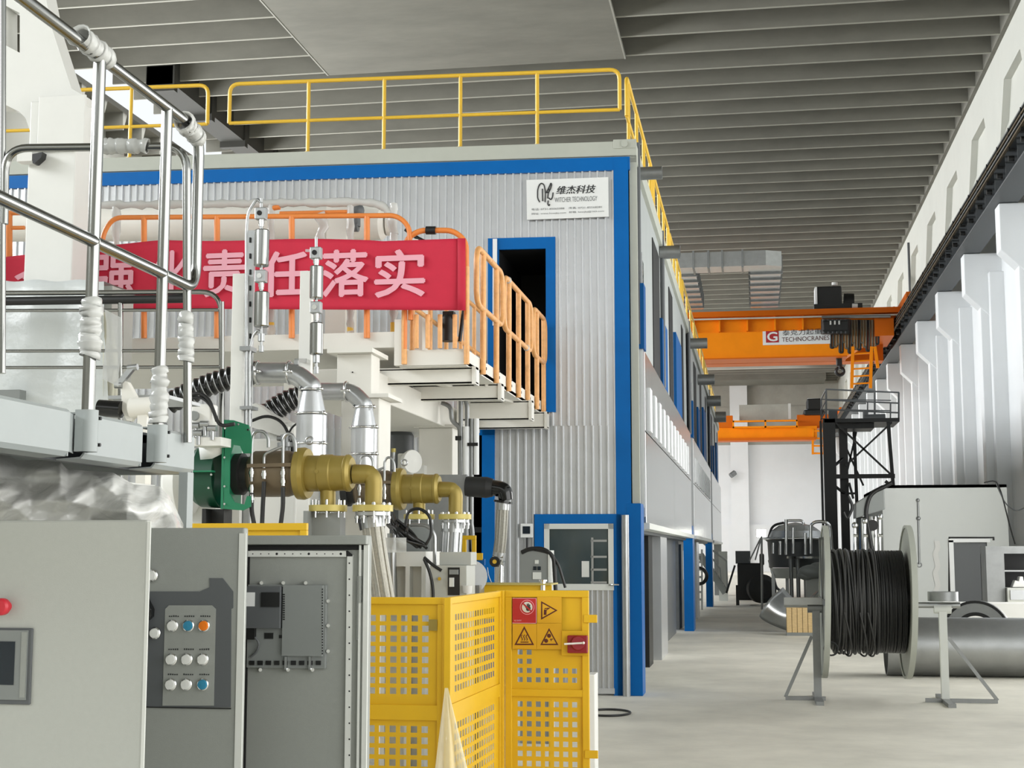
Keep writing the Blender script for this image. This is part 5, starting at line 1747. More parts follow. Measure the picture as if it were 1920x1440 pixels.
# clear sheet leaning on the fence corner
rows = []
for j in range(14):
    v = j / 13
    rows.append([W(834 + (u * 78 - 26) * v + 6 * u, 1290 + 215 * v, 7.0 - .10 * v - .05 * abs(sin(u * 8 + 1)) * v) for u in [k / 9 for k in range(10)]])
solo('plastic_sheet', MB().sheet(rows), 'plastic_clear', 'clear plastic sheet leaning against the yellow fence corner', 'plastic sheet')
q = W(1108, 1322, 9.4)
solo('white_stub', MB().box(W(1100, 1300, 9.6).x, W(1115, 1300, 9.6).x, 9.6, 9.8, 0, W(1108, 1265, 9.6).z), 'white_steel', 'small white post stub just right of the yellow gate', 'post', bevel=.004)
pts = []
for k in range(40):
    a_ = 2 * pi * k / 40
    pts.append(WZ(1140 + 42 * cos(a_), 1336 + 6 * sin(a_), .012))
solo('floor_cable', MB().tube(pts, .011, 8, closed=True), 'black', 'loop of thin black cable lying on the floor beside the gate', 'cable')
# ------------------------------------------------------------------ cable reel on its stand
YR_ = 16.2
P = lambda x, y: W(x, y, YR_)
s = S(YR_)
ca = P(1622, 1129)
rl = thing('cable_reel', 'big steel reel of black cable held on two trestle stands', 'cable reel', V((ca.x, YR_, 0.16)))
Rf = (P(1622, 985).z - P(1622, 1272).z) / 2
cz = (P(1622, 985).z + P(1622, 1272).z) / 2


def reel_flange(x, tilt):
    c = V((P(x, 1129).x, YR_, cz))
    d = V((1, 0, tilt)).normalized()
    return MB().rev([(-.015, .1), (-.015, Rf - .03), (-.03, Rf - .03), (-.03, Rf), (.03, Rf), (.03, Rf - .03), (.015, Rf - .03), (.015, .1)], c, d, 56)


part('flange', reel_flange(1546, -.03), 'container_grey', rl)
part('flange', reel_flange(1701, -.03), 'container_grey', rl)
for k in range(6):
    a = pi * k / 3
    x = P(1546, 1129).x
    part('spoke', MB().bar((x - .02, YR_, cz), (x - .02, YR_ + cos(a) * (Rf - .04), cz + sin(a) * (Rf - .04)), .06, .02, (1, 0, 0)), 'dull_steel', rl)
xl_, xr_ = P(1556, 1129).x, P(1693, 1129).x
Rc = (P(1622, 1040).z - P(1622, 1229).z) / 2
part('cable_core', MB().cyl((xl_, YR_, cz), (xr_, YR_, cz), Rc - .02, n=40), 'black', rl)
rr = random.Random(4)
n = 46
for k in range(n):
    x = xl_ + .012 + (xr_ - xl_ - .024) * k / (n - 1)
    lean = rr.uniform(-.03, .03) if k < n * .62 else rr.uniform(-.004, .004)
    ph = rr.uniform(0, 6)
    dr_ = rr.uniform(0, .025) if k < n * .62 else 0
    pts = [V((x + lean * sin(2 * pi * i / 40 + ph) * 1.6, YR_ + cos(2 * pi * i / 40) * (Rc + dr_), cz + sin(2 * pi * i / 40) * (Rc + dr_))) for i in range(40)]
    part('cable_turn', MB().tube(pts, .011, 6, closed=True), 'cable_dusty' if k < n * .62 and k % 3 else 'black', rl)
for x in (xl_ + .14, xl_ + .30, xl_ + .38):
    pts = [V((x + .06 * sin(i / 4), YR_ - cos(radians(-100 + 90 * i / 14)) * (Rc + .03), cz + sin(radians(-100 + 90 * i / 14)) * (Rc + .015 + .05 * sin(pi * i / 14)))) for i in range(15)]
    part('loose_turn', MB().tube(pts, .010, 6), 'cable_dusty', rl)
part('cable_end', MB().ring(V((P(1555, 1212).x, YR_ - Rc * .7, P(1555, 1212).z)), (0, 1, 0), .07, .01, 20, 6), 'rubber', rl)
st = thing('reel_stand', 'steel axle and two trestles carrying the cable reel', 'stand', V((ca.x, YR_, 0)))
zax = P(1622, 1134).z
part('axle', MB().cyl((P(1470, 1134).x, YR_, zax), (P(1800, 1134).x, YR_, zax), .032, n=16), 'steel', st)
part('axle_beam', MB().box(P(1470, 1134).x, P(1543, 1134).x, YR_ - .05, YR_ + .05, zax + .0, zax + .075), 'steel', st)
part('collar_ring', MB().rev([(0, .14), (0, .16), (.1, .16), (.1, .14), (0, .14)], V((P(1768, 1125).x, YR_, P(1768, 1127).z)), (0, 0, 1), 28), 'dull_steel', st)
for xp, xf, xe, side in ((1531, 1471, 1548, -1), (1769, 1846, 1735, 1)):
    X_ = P(xp, 1200).x
    tr = part('trestle', MB().box(X_ - .04, X_ + .04, YR_ - .04, YR_ + .04, .02, zax - .02).cyl((X_ - .09, YR_, zax - .04), (X_ + .09, YR_, zax - .04), .05, n=14), 'cabinet_edge' if side > 0 else 'dull_steel', st)
    F_ = WZ(xf, 1300, .02).x
    part('brace', MB().bar((X_ + side * .05, YR_, zax - .34), (F_, YR_, .03), .035, .035), 'dull_steel', tr)
    part('foot_bar', MB().box(min(F_, P(xe, 1300).x), max(F_, P(xe, 1300).x), YR_ - .03, YR_ + .03, 0, .04), 'dull_steel', tr)
    part('cross_foot', MB().box(X_ - .04, X_ + .04, YR_ - .55, YR_ + .55, 0, .04), 'dull_steel', tr)

# ------------------------------------------------------------------ big lying steel cylinder
YT = 19.6
R_ = .375
a = W(1660, 1205, YT).x
t = thing('steel_pipe', 'very wide steel pipe lying on the floor behind the cable reel', 'pipe', V((a + 1.5, YT, 0)))
part('shell', MB().rev([(0, R_ - .012), (0, R_), (4.6, R_), (4.6, R_ - .012), (0, R_ - .012)], (a, YT, R_), (1, 0, 0), 64), 'steel', t)
for x in (a + 2.3, a + 3.9):
    for y0_, y1_, y2_ in ((YT - .5, YT - .3, YT - .3), (YT + .3, YT + .5, YT + .3)):
        part('chock', MB().prism([(x, y0_, 0), (x, y1_, 0), (x, y2_, .08)], (.1, 0, 0)), 'wood', t)
c = W(1832, 1178, 21.2)
t = thing('steel_hoop', 'upright dark steel hoop half hidden behind the wide steel pipe', 'hoop', V((c.x, 21.2, 0)))
R2 = S(21.2, 58)
part('rim', MB().rev([(-.12, R2 * .62), (-.12, R2), (.12, R2), (.12, R2 * .62), (-.12, R2 * .62)], (c.x, 21.2, R2), (.25, 1, 0), 48), 'steel', t)
part('liner', MB().rev([(-.125, R2 * .55), (-.125, R2 * .66), (.1, R2 * .66)], (c.x, 21.2, R2), (.25, 1, 0), 48), 'black', t)
part('band', MB().rev([(-.13, R2 * .93), (-.13, R2 * 1.01), (.0, R2 * 1.01)], (c.x, 21.2, R2), (.25, 1, 0), 48), 'black', t)
Y = 22.4
P = lambda x, y: W(x, y, Y)
t = thing('plate_stack', 'stack of pale sheets behind the steel hoop', 'sheets', V((P(1890, 1150).x, Y, 0)))
part('sheets', MB().box(P(1780, 1150).x, P(1950, 1150).x, Y, Y + .8, 0, P(1860, 1132).z), 'paper', t)

# ------------------------------------------------------------------ white cabin against the right wall
YC = 30.0
P = lambda x, y: W(x, y, YC)
xa, xb = P(1656, 1000).x, P(1891, 1000).x
t = thing('site_cabin', 'white flat roofed cabin with dark doorway against the right wall', 'cabin', V(((xa + xb) / 2, YC, 0)))
ztop = P(1770, 909).z
d0, d1, dz = P(1784, 1060).x, P(1852, 1060).x, P(1820, 1013).z
mb = MB().box(xa, d0, YC, YC + .08, 0, ztop).box(d1, xb, YC, YC + .08, 0, ztop).box(d0, d1, YC, YC + .08, dz, ztop)
mb.box(xa, xa + .08, YC + .08, YC + 5, 0, ztop).box(xb - .08, xb, YC + .08, YC + 5, 0, ztop).box(xa, xb, YC, YC + 5, ztop - .06, ztop)
part('walls', mb, 'cabin_white', t)
d = part('door', MB().box(d0 + .04, d1, YC + .04, YC + .09, .02, dz - .05), 'panel_dark_grey', t)
part('door_frame', MB().box(d0 - .04, d0 + .05, YC - .03, YC, 0, dz).box(d0 - .04, d1 + .06, YC - .03, YC, dz - .04, dz + .03), 'sign_white', d)
part('conduit', MB().tube([P(1780, 1130), P(1780, 1008), P(1863, 1008), P(1863, 1013)], .022, 8), 'black', t)
part('wall_rod', MB().cyl(P(1721, 936), P(1724, 1058), .022, n=8).ball(P(1722, 972), .045).ball(P(1721, 938), .04).ring(P(1724, 1059), (0, 1, 0), .045, .012, 14, 6), 'dull_steel', t)
part('torn_tape', MB().sheet([[P(1751 + 3 * sin(i * 2.1) + 10 * u, 1014 + i * 12) + V((0, -.01, 0)) for u in (0, .5, 1)] for i in range(9)]), 'paper', t)
part('roof_cable', MB().tube(fillet([P(1845, 905), P(1868, 900), P(1878, 925), P(1893, 985), P(1903, 1020)], .3), .014, 6), 'black', t)
part('roof_cable', MB().tube(fillet([P(1868, 908), P(1885, 945), P(1905, 960), P(1925, 950)], .3), .012, 6), 'panel_dark_grey', t)

Y = 24.5
P = lambda x, y: W(x, y, Y)
t = thing('steel_cabinet', 'open dark steel cabinet with a bundle inside at the right edge', 'cabinet', V((P(1895, 1100).x, Y, 0)))
xa, xb = P(1850, 1080).x, P(1960, 1080).x
mb = MB().box(xa, P(1870, 1080).x, Y, Y + .6, 0, P(1880, 1024).z).box(P(1870, 1080).x, xb, Y, Y + .6, P(1880, 1038).z, P(1880, 1024).z).box(xa, xb, Y + .55, Y + .6, 0, P(1880, 1038).z).box(P(1870, 1080).x, P(1884, 1080).x, Y, Y + .1, 0, P(1880, 1038).z)
part('body', mb, 'dull_steel', t)
part('dark_inside', MB().box(P(1884, 1080).x, xb, Y + .5, Y + .54, 0, P(1880, 1038).z), 'dark_gap', t)
part('shelf', MB().box(P(1884, 1070).x, xb, Y + .05, Y + .5, P(1890, 1072).z, P(1890, 1069).z), 'steel', t)
part('drawer_unit', MB().box(P(1887, 1115).x, xb, Y - .12, Y + .4, 0, P(1890, 1102).z), 'cabinet_light', t)
part('drawer_front', MB().box(P(1892, 1115).x, xb, Y - .14, Y - .12, P(1890, 1124).z, P(1890, 1106).z), 'galvanised_sheet', t)
t = thing('rag_bundle', 'crumpled grey rag lying in the open steel cabinet', 'rag', P(1910, 1100))
part('cloth', MB().prism([P(1898, 1101), P(1903, 1088), P(1910, 1090), P(1912, 1081), (P(1918, 1081)), P(1919, 1089), P(1930, 1092), P(1935, 1101)], (0, .2, 0)), 'paper', t, .01)

# stainless vessel left of the cabin
Y = 29.1
P = lambda x, y: W(x, y, Y)
s = S(Y)
t = thing('stainless_vessel', 'stainless vessel with grey curved hood standing left of the white cabin', 'vessel', V((P(1632, 1100).x, Y, 0)))
c = V((P(1634, 1000).x, Y + .4, 0))
part('shell', MB().rev([(0, 24 * s), (P(1634, 968).z, 24 * s), (P(1634, 968).z, 0)], c, (0, 0, 1), 32), 'stainless', t)
hd = [P(x, y) for x, y in ((1604, 972), (1604, 944), (1612, 938), (1628, 929), (1658, 912), (1660, 955))]
part('hood', MB().prism(hd, (0, .7, 0)), 'panel_mid_grey', t, .02)
for k, x in enumerate((1603, 1622, 1650)):
    part('clamp_leg', MB().cyl(P(x, 985 - 8 * k), P(x, 1040), 3 * s, n=10).ball(P(x, 985 - 8 * k), 6 * s).cyl(P(x - 3, 1004), P(x + 5, 1004), 4 * s, n=8), 'chrome', t)
part('dark_manhole', MB().cyl(P(1636, 985), P(1636, 985) - V((0, .02, 0)), 10 * s), 'black', t)
part('hose', MB().tube(fillet([P(1640, 1060), P(1630, 1000), P(1622, 960), P(1632, 925), P(1660, 912), P(1672, 905)], .4, 8), .04, 8), 'black', t)
part('hose', MB().tube(fillet([P(1582, 960), P(1588, 975), P(1600, 950), P(1590, 930)], .3, 6), .03, 8), 'black', t)

# ------------------------------------------------------------------ lift tower with platform
YW2 = 40.0
P = lambda x, y: W(x, y, YW2)
s = S(YW2)
lt = thing('lift_tower', 'black braced steel tower with railed work platform before the white wall', 'tower', V((P(1612, 1100).x, YW2, 0)))
D = 1.8
x0, x1, x2, x3 = P(1557, 900).x, P(1584, 900).x, P(1616, 900).x, P(1677, 900).x
zp = P(1615, 788).z
part('mast', MB().box(x0 - .16, x0 + .16, YW2 - .1, YW2 + .25, 0, zp + .05).box(x0 - .25, x0 - .19, YW2, YW2 + .1, 0, zp), 'black', lt)
part('mast', MB().box(x1 - .10, x1 + .12, YW2 + .3, YW2 + .55, 0, zp), 'black', lt)
part('leg', MB().bar((x2, YW2 + D, 0), (x2 - .05, YW2 + D, zp), .09, .09), 'black', lt)
part('leg', MB().bar((x3 + .12, YW2, 0), (x3 - .12, YW2, zp), .09, .09), 'black', lt)
for (a, b, dy0, dy1) in (((1566, 792), (1676, 895), 0, 0), ((1672, 792), (1586, 873), 0, 0), ((1580, 800), (1628, 905), D, D), ((1614, 800), (1592, 895), D, D), ((1566, 872), (1582, 858), 0, .3), ((1566, 912), (1584, 924), 0, .3), ((1592, 930), (1610, 945), D, D)):
    part('brace', MB().bar(P(*a) + V((0, dy0, 0)), P(*b) + V((0, dy1, 0)), .07, .05), 'black', lt)
part('cross_bar', MB().box(P(1566, 893).x, P(1678, 893).x, YW2 - .03, YW2 + .03, P(1620, 897).z, P(1620, 889).z).box(P(1590, 921).x, P(1613, 921).x, YW2 + D, YW2 + D + .05, P(1620, 922).z, P(1620, 918).z), 'black', lt)
part('gusset', MB().bar(P(1660, 902), P(1678, 918), .1, .08).bar(P(1592, 905), P(1600, 935), .06, .06), 'black', lt)
cg = part('work_platform', MB().box(P(1545, 788).x, P(1686, 788).x, YW2 - .1, YW2 + D, P(1615, 792).z, P(1615, 785).z).box(P(1552, 796).x, P(1640, 796).x, YW2 + .2, YW2 + 1.4, P(1615, 802).z, P(1615, 792).z), 'black', lt)
ru = lambda n_, m_: part(n_, m_, 'panel_dark_grey', cg)
for x, yt in ((1549, 730), (1640, 734), (1685, 736)):
    ru('platform_post', MB().bar(P(x, 788), P(x, yt), .05, .05))
    ru('platform_post', MB().bar(P(x - 4, 786) + V((0, D, 0)), P(x - 4, yt + 6) + V((0, D, 0)), .04, .04))
for yt in (730, 750, 768):
    ru('platform_rail', MB().bar(P(1549, yt), P(1686, yt + 6), .03, .04).bar(P(1545, yt + 6) + V((0, D, 0)), P(1682, yt + 8) + V((0, D, 0)), .025, .03).bar(P(1549, yt), P(1545, yt + 6) + V((0, D, 0)), .03, .03))
ru('tool_box', MB().box(P(1556, 770).x, P(1572, 770).x, YW2 + .5, YW2 + .9, P(1560, 787).z, P(1560, 765).z))
ru('motor', MB().cyl(P(1620, 784), P(1660, 783), .1).cyl(P(1622, 784), P(1622, 770), .06))

# vessel with chrome frame, table and lamp
Y = 36.0
P = lambda x, y: W(x, y, Y)
s = S(Y)
bv = thing('round_kettle', 'round dark steel kettle with chrome frame on legs in the far aisle', 'kettle', V((P(1490, 1100).x, Y, 0)))
c = P(1492, 1064)
part('bowl', MB().rev([(0, 0), (0, 48 * s), (46 * s, 50 * s), (54 * s, 58 * s), (54 * s, 54 * s), (46 * s, 0)], c, (0, 0, 1), 40), 'panel_dark_grey', bv)
part('rim', MB().ring(P(1492, 1010), (0, 0, 1), 57 * s, 2 * s, 40, 8), 'chrome', bv)
part('skirt', MB().rev([(0, 40 * s), (18 * s, 46 * s)], P(1492, 1084), (0, 0, 1), 32), 'cabinet_edge', bv)
for x in (1450, 1476, 1510, 1535):
    part('leg', MB().box(P(x, 1100).x - .04, P(x, 1100).x + .04, Y - .2, Y - .12, 0, P(x, 1070).z), 'steel', bv)
for x, y0, y1 in ((1449, 1018, 1038), (1462, 1015, 1040), (1473, 975, 1040), (1486, 990, 1038), (1508, 1000, 1040), (1518, 985, 1038), (1548, 990, 1042)):
    part('chrome_bar', MB().cyl(P(x, y1) + V((0, -.75, 0)), P(x, y0) + V((0, -.75, 0)), 3 * s, n=10), 'chrome', bv)
part('frame_arch', MB().tube(fillet([P(1472, 1060), P(1472, 976), P(1507, 976), P(1507, 1000)], .1), 2.4 * s, 8).tube(fillet([P(1518, 1010), P(1520, 978), P(1556, 978), P(1560, 1040)], .2), 3 * s, 8), 'chrome', bv)
part('dome', MB().rev([(0, 50 * s), (12 * s, 44 * s), (22 * s, 30 * s), (28 * s, 0)], P(1492, 1008), (0, 0, 1), 32), 'galvanised_sheet', bv)
part('hose', MB().tube(fillet([P(1440, 1012), P(1448, 985), P(1470, 980)], .2, 6), .03, 8), 'black', bv)
t = thing('round_table', 'small round steel table standing in front of the dark kettle', 'table', V((P(1520, 1100).x, Y - 1.2, 0)))
Y = 34.8
part('table_top', MB().rev([(0, 0), (0, 40 * s), (.05, 40 * s), (.05, 0)], P(1518, 1047), (0, 0, 1), 36), 'stainless', t)
for x in (1484, 1497, 1545):
    part('leg', MB().cyl((P(x, 1100).x, Y, 0), (P(x, 1100).x, Y, P(x, 1047).z), .05, n=10), 'dull_steel', t)
Y = 33.6
t = thing('tarp_bundle', 'grey tarpaulin bundle on a crate behind the cable reel', 'tarpaulin', V((P(1525, 1100).x, Y, 0)))
part('crate', MB().box(P(1512, 1100).x, P(1546, 1100).x, Y, Y + .5, 0, P(1530, 1082).z), 'cabinet_light', t)
mb = MB().ball(P(1524, 1072), .3, sc=(1.1, .8, .55)).ball(P(1512, 1078), .2, sc=(1, .8, .6)).ball(P(1534, 1064), .2, sc=(1, .8, .6))
part('tarp', mb, 'panel_mid_grey', t)
Y = 41.0
P = lambda x, y: W(x, y, Y)
t = thing('work_lamp', 'glaring white work lamp on a thin tripod in the far aisle', 'lamp', V((P(1425, 1100).x, Y, 0)))
part('lamp_head', MB().box(P(1418, 1000).x, P(1437, 1000).x, Y + .02, Y + .14, P(1428, 1008).z, P(1428, 992).z), 'steel', t)
part('lamp_face', MB().box(P(1419, 1000).x, P(1436, 1000).x, Y, Y + .02, P(1428, 1007).z, P(1428, 993).z), 'lamp_glow', t)
part('tripod', MB().cyl(P(1428, 1005), P(1405, 1052), .02, n=8).cyl(P(1428, 1005), P(1416, 1050), .02, n=8).cyl(P(1428, 1005), V((P(1428, 1100).x, Y, 0)), .03, n=8), 'dull_steel', t)

# compressor set
Y = 44.0
P = lambda x, y: W(x, y, Y)
s = S(Y)
t = thing('compressor', 'black wheeled compressor in the aisle beside the last blue post', 'compressor', V((P(1412, 1120).x, Y, 0)))
part('body', MB().box(P(1383, 1100).x, P(1432, 1100).x, Y, Y + 1.0, .15, P(1405, 1056).z).box(P(1424, 1050).x, P(1433, 1050).x, Y + .1, Y + .4, P(1405, 1060).z, P(1405, 1038).z), 'black', t, .04)
part('control_panel', MB().box(P(1379, 1050).x, P(1407, 1050).x, Y + .1, Y + .3, P(1390, 1057).z, P(1390, 1033).z), 'panel_dark_grey', t)
w_ = part('wheel', MB().rev([(0, 0), (0, 18 * s), (.06, 26 * s), (.3, 26 * s), (.36, 18 * s), (.36, 0)], W(1431, 1104, 43.4), (-.3, 1, 0), 30), 'rubber', t)
part('hub', MB().cyl(W(1431, 1104, 43.38), W(1431, 1104, 43.36), 8 * s, n=18), 'black', w_)
part('leg', MB().box(P(1380, 1120).x, P(1386, 1120).x, Y, Y + .1, 0, .6), 'black', t)
part('drawbar', MB().bar(P(1378, 1060), P(1362, 1112), .06, .06), 'black', t)
part('hose', MB().tube(fillet([P(1442, 1050), P(1450, 1080), P(1456, 1105), P(1475, 1112)], .3), .04, 8), 'panel_dark_grey', t)

# curved steel plate and timber block
Y = 29.5
P = lambda x, y: W(x, y, Y)
rows = []
for j in range(14):
    v = j / 13
    a_, b_ = (1424 + 62 * v ** 1.2, 1144 + 32 * v ** .8 + 0), (1468 + 72 * v, 1094 + 24 * sin(pi * min(1, v * 1.05)) + 8 * v)
    rows.append([P(a_[0] + (b_[0] - a_[0]) * u + 5 * sin(pi * u) * -1, a_[1] + (b_[1] - a_[1]) * u - 4 * sin(pi * u)) + V((0, .9 * u - .5 * sin(pi * u) + .25 * v, 0)) for u in [k / 9 for k in range(10)]])
zl = min(p.z for r_ in rows for p in r_)
rows = [[p - V((0, 0, zl)) for p in r_] for r_ in rows]
solo('curved_plate', MB().sheet(rows), 'steel', 'curved offcut of steel plate leaning beside the timber block', 'steel plate', solid=.02)
Y = 28.4
t = thing('timber_block', 'pale timber block under the left reel axle, on the floor behind', 'timber', V((P(1500, 1170).x, Y, 0)))
a, b = W(1475, 1175, Y), W(1524, 1140, Y)
for k in range(5):
    xx = a.x + (b.x - a.x) * k / 5
    part('board', MB().box(xx + .004, a.x + (b.x - a.x) * (k + 1) / 5 - .004, Y, Y + .5, .06, b.z), 'wood', t, .004)
part('runner', MB().box(a.x, b.x, Y, Y + .5, 0, .06), 'panel_mid_grey', t)

# stair and ladder under the far end of the building
Y = 47.0
P = lambda x, y: W(x, y, Y)
t = thing('steel_stair', 'steel stair with railing beyond the building pillars', 'stair', V((P(1350, 1110).x, Y, 0)))
part('stringer', MB().bar(P(1312, 1040), P(1360, 1112), .08, .2).bar(P(1312, 1040) + V((0, .8, 0)), P(1360, 1112) + V((0, .8, 0)), .08, .2), 'panel_mid_grey', t)
for k in range(8):
    q = P(1314 + 6 * k, 1043 + 9 * k)
    part('tread', MB().box(q.x - .12, q.x + .12, Y, Y + .8, q.z - .02, q.z + .02), 'panel_mid_grey', t)
part('stair_rail', MB().tube([P(1318, 1018), P(1362, 1052), P(1364, 1108)], .03, 8).tube([P(1330, 1040), P(1350, 1066), P(1352, 1090)], .025, 8), 'panel_mid_grey', t)
part('landing_post', MB().box(P(1346, 1070).x, P(1363, 1070).x, Y + 1, Y + 1.1, 0, P(1350, 1034).z), 'cabinet_edge', t)
Y = 40.5
t = thing('step_ladder', 'small step ladder under the building near the second blue post', 'ladder', V((P(1310, 1130).x, Y, 0)))
part('rail', MB().bar((P(1300, 1130).x, Y, 0), P(1304, 1030), .05, .05), 'steel', t)
part('rail', MB().bar((P(1316, 1130).x, Y, 0), P(1316, 1030), .05, .05), 'steel', t)
for k in range(7):
    q, r_ = P(1301, 1124 - 14 * k), P(1316, 1124 - 14 * k)
    part('rung', MB().box(q.x, r_.x, Y - .03, Y + .03, q.z - .03, q.z + .03), 'steel', t)
part('hung_coil', MB().ring(P(1310, 1080), (0, 1, 0), .22, .05, 20, 8), 'black', t)

# ------------------------------------------------------------------ overhead cranes
Y = 57.0
P = lambda x, y: W(x, y, Y)
s = S(Y)
xe = P(1632, 620).x
ck = thing('overhead_crane', 'orange overhead crane with white name board, the nearer of the two', 'crane', V((-7, Y, 9.3)))
xw = -19.3
part('main_girder', MB().prism([(xw, Y, P(1400, 672).z), (P(1588, 660).x, Y, P(1588, 667).z), (P(1624, 640).x, Y, P(1624, 643).z), (P(1624, 618).x, Y, P(1624, 618).z), (xw, Y, P(1400, 619).z)], (0, 1.1, 0)), 'crane_orange', ck)
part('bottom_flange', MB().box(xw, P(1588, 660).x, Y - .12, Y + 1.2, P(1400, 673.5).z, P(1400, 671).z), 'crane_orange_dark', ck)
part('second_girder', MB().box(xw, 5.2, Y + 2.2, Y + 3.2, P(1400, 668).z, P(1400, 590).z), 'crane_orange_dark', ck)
part('walkway_web', MB().box(xw, P(1668, 600).x, Y + .1, Y + .2, P(1450, 622).z, P(1450, 592).z), 'crane_orange', ck)
part('top_flange', MB().box(xw, P(1691, 590).x, Y - .35, Y + .5, P(1450, 594).z, P(1450, 584).z), 'crane_orange_dark', ck)
for k in range(12):
    x = 1505 - 52 * k
    if x > 1200:
        part('stiffener', MB().box(P(x, 605).x - .03, P(x, 605).x + .03, Y - .12, Y + .1, P(1450, 620).z, P(1450, 594).z), 'crane_orange', ck)
part('conduit', MB().cyl((xw, Y - .3, P(1450, 596).z), (P(1690, 592).x, Y - .3, P(1690, 592).z), .035, n=8), 'wall_cream', ck)
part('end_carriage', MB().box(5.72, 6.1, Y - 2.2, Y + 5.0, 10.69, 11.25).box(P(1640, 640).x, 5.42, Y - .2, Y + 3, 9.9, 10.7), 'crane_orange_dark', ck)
part('end_bracket', MB().prism([P(x, y) for x, y in ((1655, 620), (1690, 584), (1676, 574), (1672, 584), (1640, 590))], (0, .5, 0)), 'crane_orange_dark', ck)
sgn = part('name_board', MB().box(P(1430, 630).x, P(1558, 630).x, Y - .04, Y - .0, P(1494, 646).z, P(1494, 620).z), 'sign_white', ck)
part('red_square', MB().box(P(1436, 630).x, P(1460, 630).x, Y - .05, Y - .04, P(1450, 642.5).z, P(1450, 621).z), 'sign_red', sgn)
part('emblem', letters('G', P(1439, 640) + V((0, -.06, 0)), (1, 0, 0), (0, 0, 1), 18 * s, 16.5 * s, 0, bold=.03), 'sign_white', sgn)
part('lettering', letters('TECHNOCRANES', P(1466, 641.5) + V((0, -.05, 0)), (1, 0, .02), (0, 0, 1), 86 * s, 8.5 * s, 0), 'warn_brown', sgn)
part('lettering', letters('泰克力起重机', P(1467, 630) + V((0, -.05, 0)), (1, 0, .02), (0, 0, 1), 86 * s, 11 * s, 0), 'ink', sgn)
rf = random.Random(9)
for k in range(16):
    x = 1560 + 5.6 * k
    y1 = 648 + rf.uniform(-6, 16)
    part('festoon_loop', MB().tube(fillet([P(x - 2, 600), P(x - 2.5, y1), P(x + 3, y1), P(x + 2.5, 600)], .1, 4), .05, 6), 'gold_brown' if k % 3 else 'rubber', ck)
mb = MB().box(P(1541, 620).x, P(1589, 620).x, Y - .7, Y - .3, P(1560, 626).z, P(1560, 606).z)
pk = part('festoon_trolley', mb, 'black', ck, .05)
for k in range(6):
    part('cable_bundle', MB().cyl(P(1546 + 8 * k, 630) + V((0, -.5, 0)), P(1546 + 8 * k, 603) + V((0, -.5, 0)), .16, n=12), 'black', pk)
for k in range(3):
    part('pale_clip', MB().box(P(1554 + 8 * k, 611).x, P(1557 + 8 * k, 611).x, Y - .74, Y - .7, P(1560, 614).z, P(1560, 607).z), 'paper', pk)
part('festoon_track', MB().cyl(P(1540, 598) + V((0, -.4, 0)), P(1668, 596) + V((0, -.4, 0)), .06, n=8), 'dull_steel', ck)
ho = part('hoist', MB().box(P(1530, 560).x, P(1580, 560).x, Y + .4, Y + 2.2, P(1550, 584).z, P(1550, 533).z).cyl(P(1585, 560) + V((0, 1, 0)), P(1604, 560) + V((0, 1, 0)), .38), 'black', ck, .05)
part('hoist_frame', MB().box(P(1527, 578).x, P(1618, 578).x, Y + .2, Y + 2.4, P(1550, 586).z, P(1550, 568).z), 'black', ho)
part('white_end', MB().box(P(1529, 555).x, P(1533, 555).x, Y + .35, Y + 1.2, P(1530, 574).z, P(1530, 535).z), 'sign_white', ho)
part('beacon', MB().cyl(P(1565, 535), P(1565, 530), .12, n=10).cyl(P(1598, 574), P(1608, 574), .1, n=10), 'paper', ho)
hk = part('hook_block', MB().box(P(1569, 675).x, P(1580, 675).x, Y + .3, Y + .6, P(1575, 684).z, P(1575, 664).z), 'black', ck, .04)
part('hook', MB().ring(P(1576, 694) + V((0, .4, 0)), (0, 1, 0), 7 * s, 3 * s, 20, 8).cyl(P(1576, 690) + V((0, .4, 0)), P(1576, 682) + V((0, .4, 0)), .08), 'black', hk)
part('hoist_rope', MB().cyl(P(1572, 668) + V((0, .4, 0)), P(1571, 640) + V((0, .4, 0)), .05, n=8), 'paper', hk)
ld = thing('crane_ladder', 'orange ladder with side rails hanging at the right end of the nearer crane', 'ladder', P(1615, 728))
for x in (1597, 1632, 1646):
    part('stringer', MB().bar(P(x, 728 if x < 1640 else 690), P(x + 2 if x < 1640 else x - 6, 650), .12, .12), 'crane_orange', ld)
for k in range(5):
    part('rung', MB().bar(P(1597, 664 + 14 * k), P(1632, 662 + 14 * k), .06, .06), 'crane_orange', ld)
for k in range(4):
    part('platform_bar', MB().bar(P(1608 + 6 * k, 724), P(1632 + 2 * k, 690 - 4 * k), .04, .04), 'panel_dark_grey', ld)

Y = 101.0
P = lambda x, y: W(x, y, Y)
s = S(Y)
c2 = thing('overhead_crane', 'orange overhead crane without a name board, the farther one', 'crane', V((-7, Y, 9.3)))
part('main_girder', MB().box(xw, P(1532, 810).x, Y, Y + 1.2, P(1430, 822).z, P(1430, 800).z), 'crane_orange', c2)
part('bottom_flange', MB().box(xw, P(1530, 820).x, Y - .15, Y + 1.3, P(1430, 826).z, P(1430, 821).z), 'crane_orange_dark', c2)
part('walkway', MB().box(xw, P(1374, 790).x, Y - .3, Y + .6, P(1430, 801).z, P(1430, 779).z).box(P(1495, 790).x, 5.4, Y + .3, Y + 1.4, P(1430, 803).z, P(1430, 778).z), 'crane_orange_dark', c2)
mb = MB().box(P(1374, 790).x, P(1495, 790).x, Y - .5, Y - .3, P(1430, 792).z, P(1430, 789).z).box(P(1374, 802).x, P(1495, 802).x, Y - .5, Y + .2, P(1430, 803).z, P(1430, 800).z)
for x in (1375, 1435, 1494):
    mb.box(P(x, 795).x - .06, P(x, 795).x + .06, Y - .5, Y - .4, P(1430, 803).z, P(1430, 789).z)
